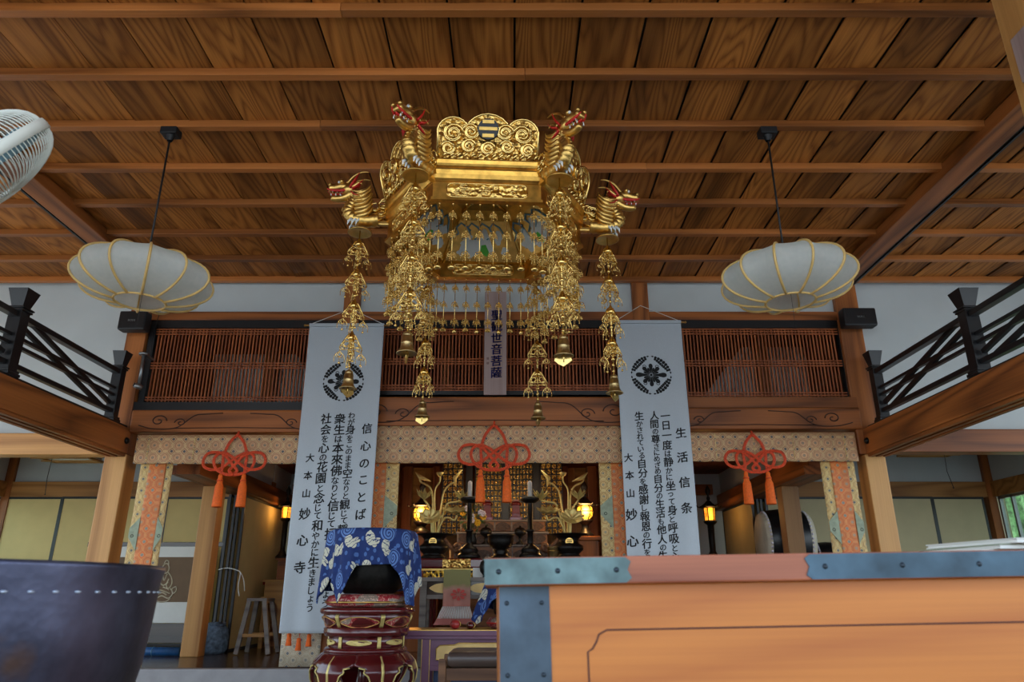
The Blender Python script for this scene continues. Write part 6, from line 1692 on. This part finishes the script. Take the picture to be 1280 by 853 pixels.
# ================================================================ west room furniture
def scroll_stand():
    Y = 10.2; x1 = XY(285, 680, Y); x0 = x1-1.9; zr = ZY(681, Y)
    t = thing('scroll_stand', ((x0+x1)/2, Y, ZN), 'low wooden stand holding a white bordered brown seated figure scroll behind the bay post', 'scroll stand')
    m = MB(); m.box(x0, x1, Y-.03, Y+.03, zr-.03, zr+.03, c=.005); m.build('top_bar', M['darkwood'], t)
    for x in (x0+.12, x1-.16):
        l = MB(); l.bar((x+.0, Y, zr-.03), (x-.0, Y, ZN+.04), .06, .06, up=(0,1,0)); l.build('upright', M['greywood'], t)
        l = MB(); l.box(x-.06, x+.06, Y-.2, Y+.2, ZN, ZN+.05, c=.006); l.build('foot', M['greywood'], t)
    m = MB(); m.box(x0+.1, x1-.1, Y-.02, Y+.02, ZN+.08, ZN+.32, c=.004); m.build('lower_board', M['darkwood'], t)
    xs0, xs1 = x0+.2, x1-.2; z1, z0 = zr-.03, ZY(779, Y)
    m = MB(); m.box(xs0, xs1, Y-.05, Y-.042, z0, z1); s = m.build('scroll_border', M['paper'], t)
    za, zb = ZY(697, Y), ZY(753, Y)
    m = MB(); m.box(xs0+.02, XY(258, 700, Y), Y-.056, Y-.05, zb, za); p = m.build('painted_silk', M['painting'], t)
    # plain seated robed figure in pale line
    cx, cz, k = XY(207, 730, Y), ZY(728, Y), (za-zb)/56
    def L(pts): return [(cx+a*k, Y-.06, cz-b*k) for a, b in pts]
    g = MB()
    for pts in ([(-3,-22),(-5,-17),(-3,-12),(1,-11),(4,-14),(4,-19),(1,-23),(-3,-22)], [(-3,-23),(-1,-27),(2,-26),(3,-22)], [(-4,-12),(-10,-6),(-12,4),(-8,10)], [(4,-12),(9,-6),(11,2),(7,8),(0,6)], [(-3,-10),(0,-2),(3,-10)], [(-12,4),(-14,14),(-8,20),(0,17),(9,20),(14,14),(10,8)], [(-6,0),(0,4),(6,0)], [(-10,12),(-3,10),(4,12),(10,14)], [(-6,16),(0,13),(6,16)], [(12,8),(17,6),(18,11),(14,14),(12,8)], [(-13,19),(-4,24),(6,24),(12,20)], [(-8,-2),(-5,6),(-9,14)], [(6,-4),(4,4),(8,10)]):
        g.tube(spline(L(pts), 4), .008, 4)
    g.build('figure_outline', M['paleline'], p)
scroll_stand()
p = P(222, 809, 9.1)
t = thing('blue_roll', (p.x-.25, 9.15, ZN), 'bright blue rolled sheet lying on the dark floor by the inner post', 'roll')
m = MB(); m.tube([(p.x-.62, 9.15, ZN+.05), (p.x+.02, 9.15, ZN+.05)], .05, 14); m.build('rolled_sheet', M['blue'], t)
m = MB()
for k in range(12): m.tube([(p.x-.3+.0*k, 9.15+.052*cos(a), ZN+.05+.052*sin(a)) for a in [2*PI*i/16 for i in range(16)]], .004, 4, closed=True); break
m.build('binding_band', M['skyblue'], t)
p = P(278, 806, 9.7)
t = thing('cloth_bag', (p.x, 9.7, ZN), 'blue grey wrapped cloth bag on the floor beside the stacked west doors', 'bag')
m = MB(); m.lathe([(0,0),(.13,0),(.16,.05),(.165,.16),(.15,.27),(.10,.34),(.04,.36),(0,.36)], 28, cx=p.x-.05, cy=9.53, cz=ZN, lobe=lambda a: 1+.05*sin(6*a)+.03*sin(13*a)); m.build('bag_body', M['bluecloth'], t)
m = MB(); m.tube([(p.x-.05+.11*cos(a), 9.53+.11*sin(a), ZN+.33+.01*sin(3*a)) for a in [2*PI*i/20 for i in range(20)]], .016, 6, closed=True); m.build('tied_hem', M['bluecloth'], t)
def stool():
    Y = 9.3; a = P(297, 806, Y); zt = ZY(748, Y+.1)
    xl, xr = XY(298, 806, Y), XY(338, 806, Y); tl, tr = XY(312, 750, Y), XY(331, 750, Y)
    t = thing('step_stool', ((xl+xr)/2, Y+.1, ZN), 'small grey wooden step stool beside the white banner', 'stool')
    m = MB(); m.box(tl-.03, tr+.03, Y-.02, Y+.30, zt-.035, zt, c=.005); m.build('seat', M['greywood'], t)
    for (tx, bx) in ((tl, xl), (tr, xr)):
        for y, dy in ((Y, -.05), (Y+.28, .05)):
            l = MB(); l.bar((tx, y, zt-.035), (bx, y+dy, ZN+.012), .05, .04, up=(0,1,0)); l.build('leg', M['greywood'], t)
    zz = ZN+.2
    for y in (Y-.03, Y+.31):
        l = MB(); l.box(xl+.04, xr-.04, y-.015, y+.015, zz, zz+.035); l.build('stretcher', M['yellowwood'], t)
stool()
def ystand():
    Y = 10.4; xl, xr = XY(327, 760, Y), XY(352, 760, Y); zt = ZY(725, Y)
    t = thing('offering_stand', ((xl+xr)/2, Y+.15, ZN), 'yellow wood offering stand with arched legs behind the grey step stool', 'stand')
    m = MB(); m.box(xl-.03, xr+.03, Y-.02, Y+.34, zt-.03, zt, c=.006); m.build('top', M['yellowwood'], t)
    m = MB(); m.box(xl+.01, xr-.01, Y, Y+.32, zt-.22, zt-.03, c=.004); m.build('box_body', M['yellowwood'], t)
    m = MB(); m.box(xl-.02, xr+.02, Y-.015, Y+.33, zt-.25, zt-.22, c=.004); m.build('ledge', M['yellowwood'], t)
    for x in (xl+.0, xr-.055):
        for y in (Y, Y+.26): l = MB(); l.box(x, x+.055, y, y+.055, ZN, zt-.25, c=.004); l.build('leg', M['yellowwood'], t)
    g = MB(); cx = (xl+xr)/2; w = (xr-xl)/2-.05
    g.prism([(cx-w, zt-.25)]+[(cx-w*cos(a), zt-.42+.14*sin(a)) for a in [PI*i/12 for i in range(13)]]+[(cx+w, zt-.25)], Y+.005, Y+.03, lambda u, v, d: (u, d, v)); g.build('arched_apron', M['yellowwood'], t)
    c = MB(); c.grid(16, 3, lambda u, v: (lambda s: (xl-.034 if s < 0 else xr+.034 if s > 1 else xl-.034+(xr-xl+.068)*s, Y+.04+.26*v, zt+.004+(s*.35 if s < 0 else (1-s)*.35 if s > 1 else 0)))(-.2+1.4*u)); o = c.build('red_cloth', M['orangepaper']); o.parent = None
    tag(o, 'orange red cloth folded on the yellow offering stand', 'cloth')
ystand()
def cabinet():
    Y = 10.8; xl, xr = -3.36, XY(392, 700, Y); zt = ZY(699, 11.05)
    t = thing('low_cabinet', ((xl+xr)/2, Y+.2, ZN), 'brown wooden low cabinet behind the yellow offering stand', 'cabinet')
    m = MB(); m.box(xl, xr, Y, Y+.5, ZN, zt-.03); m.build('carcass', M['cedar'], t)
    m = MB(); m.box(xl-.03, xr+.03, Y-.03, Y+.52, zt-.03, zt-.001, c=.005); m.build('top', M['cedar'], t)
    for k in range(2):
        w = (xr-xl)/2; m = MB(); m.box(xl+w*k+.02, xl+w*(k+1)-.02, Y-.012, Y, ZN+.1, zt-.08, c=.003); d = m.build('door', M['cedar'], t)
        q = MB(); q.sphere((xl+w*(k+.5)+.1*(1 if k == 0 else -1), Y-.022, (ZN+zt)/2), .014, 8, 6); q.build('knob', M['iron'], d)
cabinet()
# ================================================================ drums in the east bay
def drum(px, py, Y, r, L, yaw, label, zc=None):
    c = P(px, py, Y)
    t = thing('taiko_drum', (c.x, c.y, ZN), label, 'drum')
    Mt = Matrix.Translation(c) @ Matrix.Rotation(yaw, 4, 'Z') @ Matrix.Rotation(PI/2, 4, 'Y')
    m = MB(); m.lathe([(r*.93, -L/2), (r*1.05, -L*.3), (r*1.1, 0), (r*1.05, L*.3), (r*.93, L/2)], 40, Mt); m.build('barrel', M['black'], t)
    for s in (-1, 1):
        k = MB(); k.lathe([(0, s*(L/2+.012)), (r*.9, s*(L/2+.01)), (r*.955, s*(L/2-.005)), (r*.99, s*(L/2-.06))], 40, Mt); o = k.build('drumhead', M['drumskin'], t)
        q = MB()
        for i in range(44):
            a = 2*PI*i/44; q.sphere((0,0,0), .016, 6, 4); b = len(q.v)
            bb = Mt @ Vector((r*.985*cos(a), r*.985*sin(a), s*(L/2-.045)))
            n = 6*3+2
            # move the last sphere in place
            cnt = b - start if i else b
            start = b - cnt
            for w in range(start, b): q.v[w] = q.v[w]+bb
            start = b
        q.build('tack_studs', M['flowerwhite'], o)
        o.children[0].name = 'stud_pattern'
    st = MB(); zb = c.z-r*1.1
    for d in (-L*.3, L*.3):
        a = Mt @ Vector((0, 0, d))
        st.bar((a.x, a.y-.3, ZN+.02), (a.x, a.y-.18, zb+.10), .06, .05); st.bar((a.x, a.y+.3, ZN+.02), (a.x, a.y+.18, zb+.10), .06, .05)
        st.bar((a.x, a.y-.26, zb+.02-.03), (a.x, a.y+.26, zb+.02-.03), .06, .05)
    st.bar(Vector((Mt @ Vector((0,0,-L*.3))).to_tuple()[:2]+(ZN+.25,)), Vector((Mt @ Vector((0,0,L*.3))).to_tuple()[:2]+(ZN+.25,)), .05, .05)
    st.build('drum_stand', M['yellowwood'], t)
drum(981, 676, 9.78, .37, .60, R(-5), 'large black barrel drum with pale head between the stacked doors and the inner post')
drum(1034, 700, 10.55, .22, .34, R(-10), 'second black barrel drum half hidden beyond the inner post')
# ---------------------------------------------------------------- daylight
w = bpy.data.worlds.new('sky'); scene.world = w; w.use_nodes = True
nt = w.node_tree; bg = nt.nodes['Background']
tc = nt.nodes.new('ShaderNodeTexCoord'); sep = nt.nodes.new('ShaderNodeSeparateXYZ'); nt.links.new(tc.outputs['Generated'], sep.inputs[0])
cr = nt.nodes.new('ShaderNodeValToRGB'); nt.links.new(sep.outputs[2], cr.inputs[0])
cr.color_ramp.elements[0].position = 0; cr.color_ramp.elements[0].color = (.80,.90,.95,1)
cr.color_ramp.elements[1].position = .7; cr.color_ramp.elements[1].color = (.46,.66,1.0,1)
nt.links.new(cr.outputs[0], bg.inputs[0]); bg.inputs[1].default_value = 3.2
sl = bpy.data.lights.new('sun', 'SUN'); sl.energy = 5.5; sl.angle = R(1.5); sl.color = (1,.95,.86)
so = bpy.data.objects.new('sun', sl); col.objects.link(so); so.rotation_euler = Euler((R(-22), R(-28), 0))
vs = scene.view_settings; vs.view_transform = 'Standard'; vs.look = 'None'; vs.exposure = 0.0; vs.gamma = 1; vs.use_curve_mapping = False
scene.cycles.max_bounces = 8; scene.cycles.diffuse_bounces = 5; scene.cycles.glossy_bounces = 4; scene.cycles.transparent_max_bounces = 8
scene.cycles.sample_clamp_indirect = 6.0; scene.cycles.caustics_reflective = False; scene.cycles.caustics_refractive = False
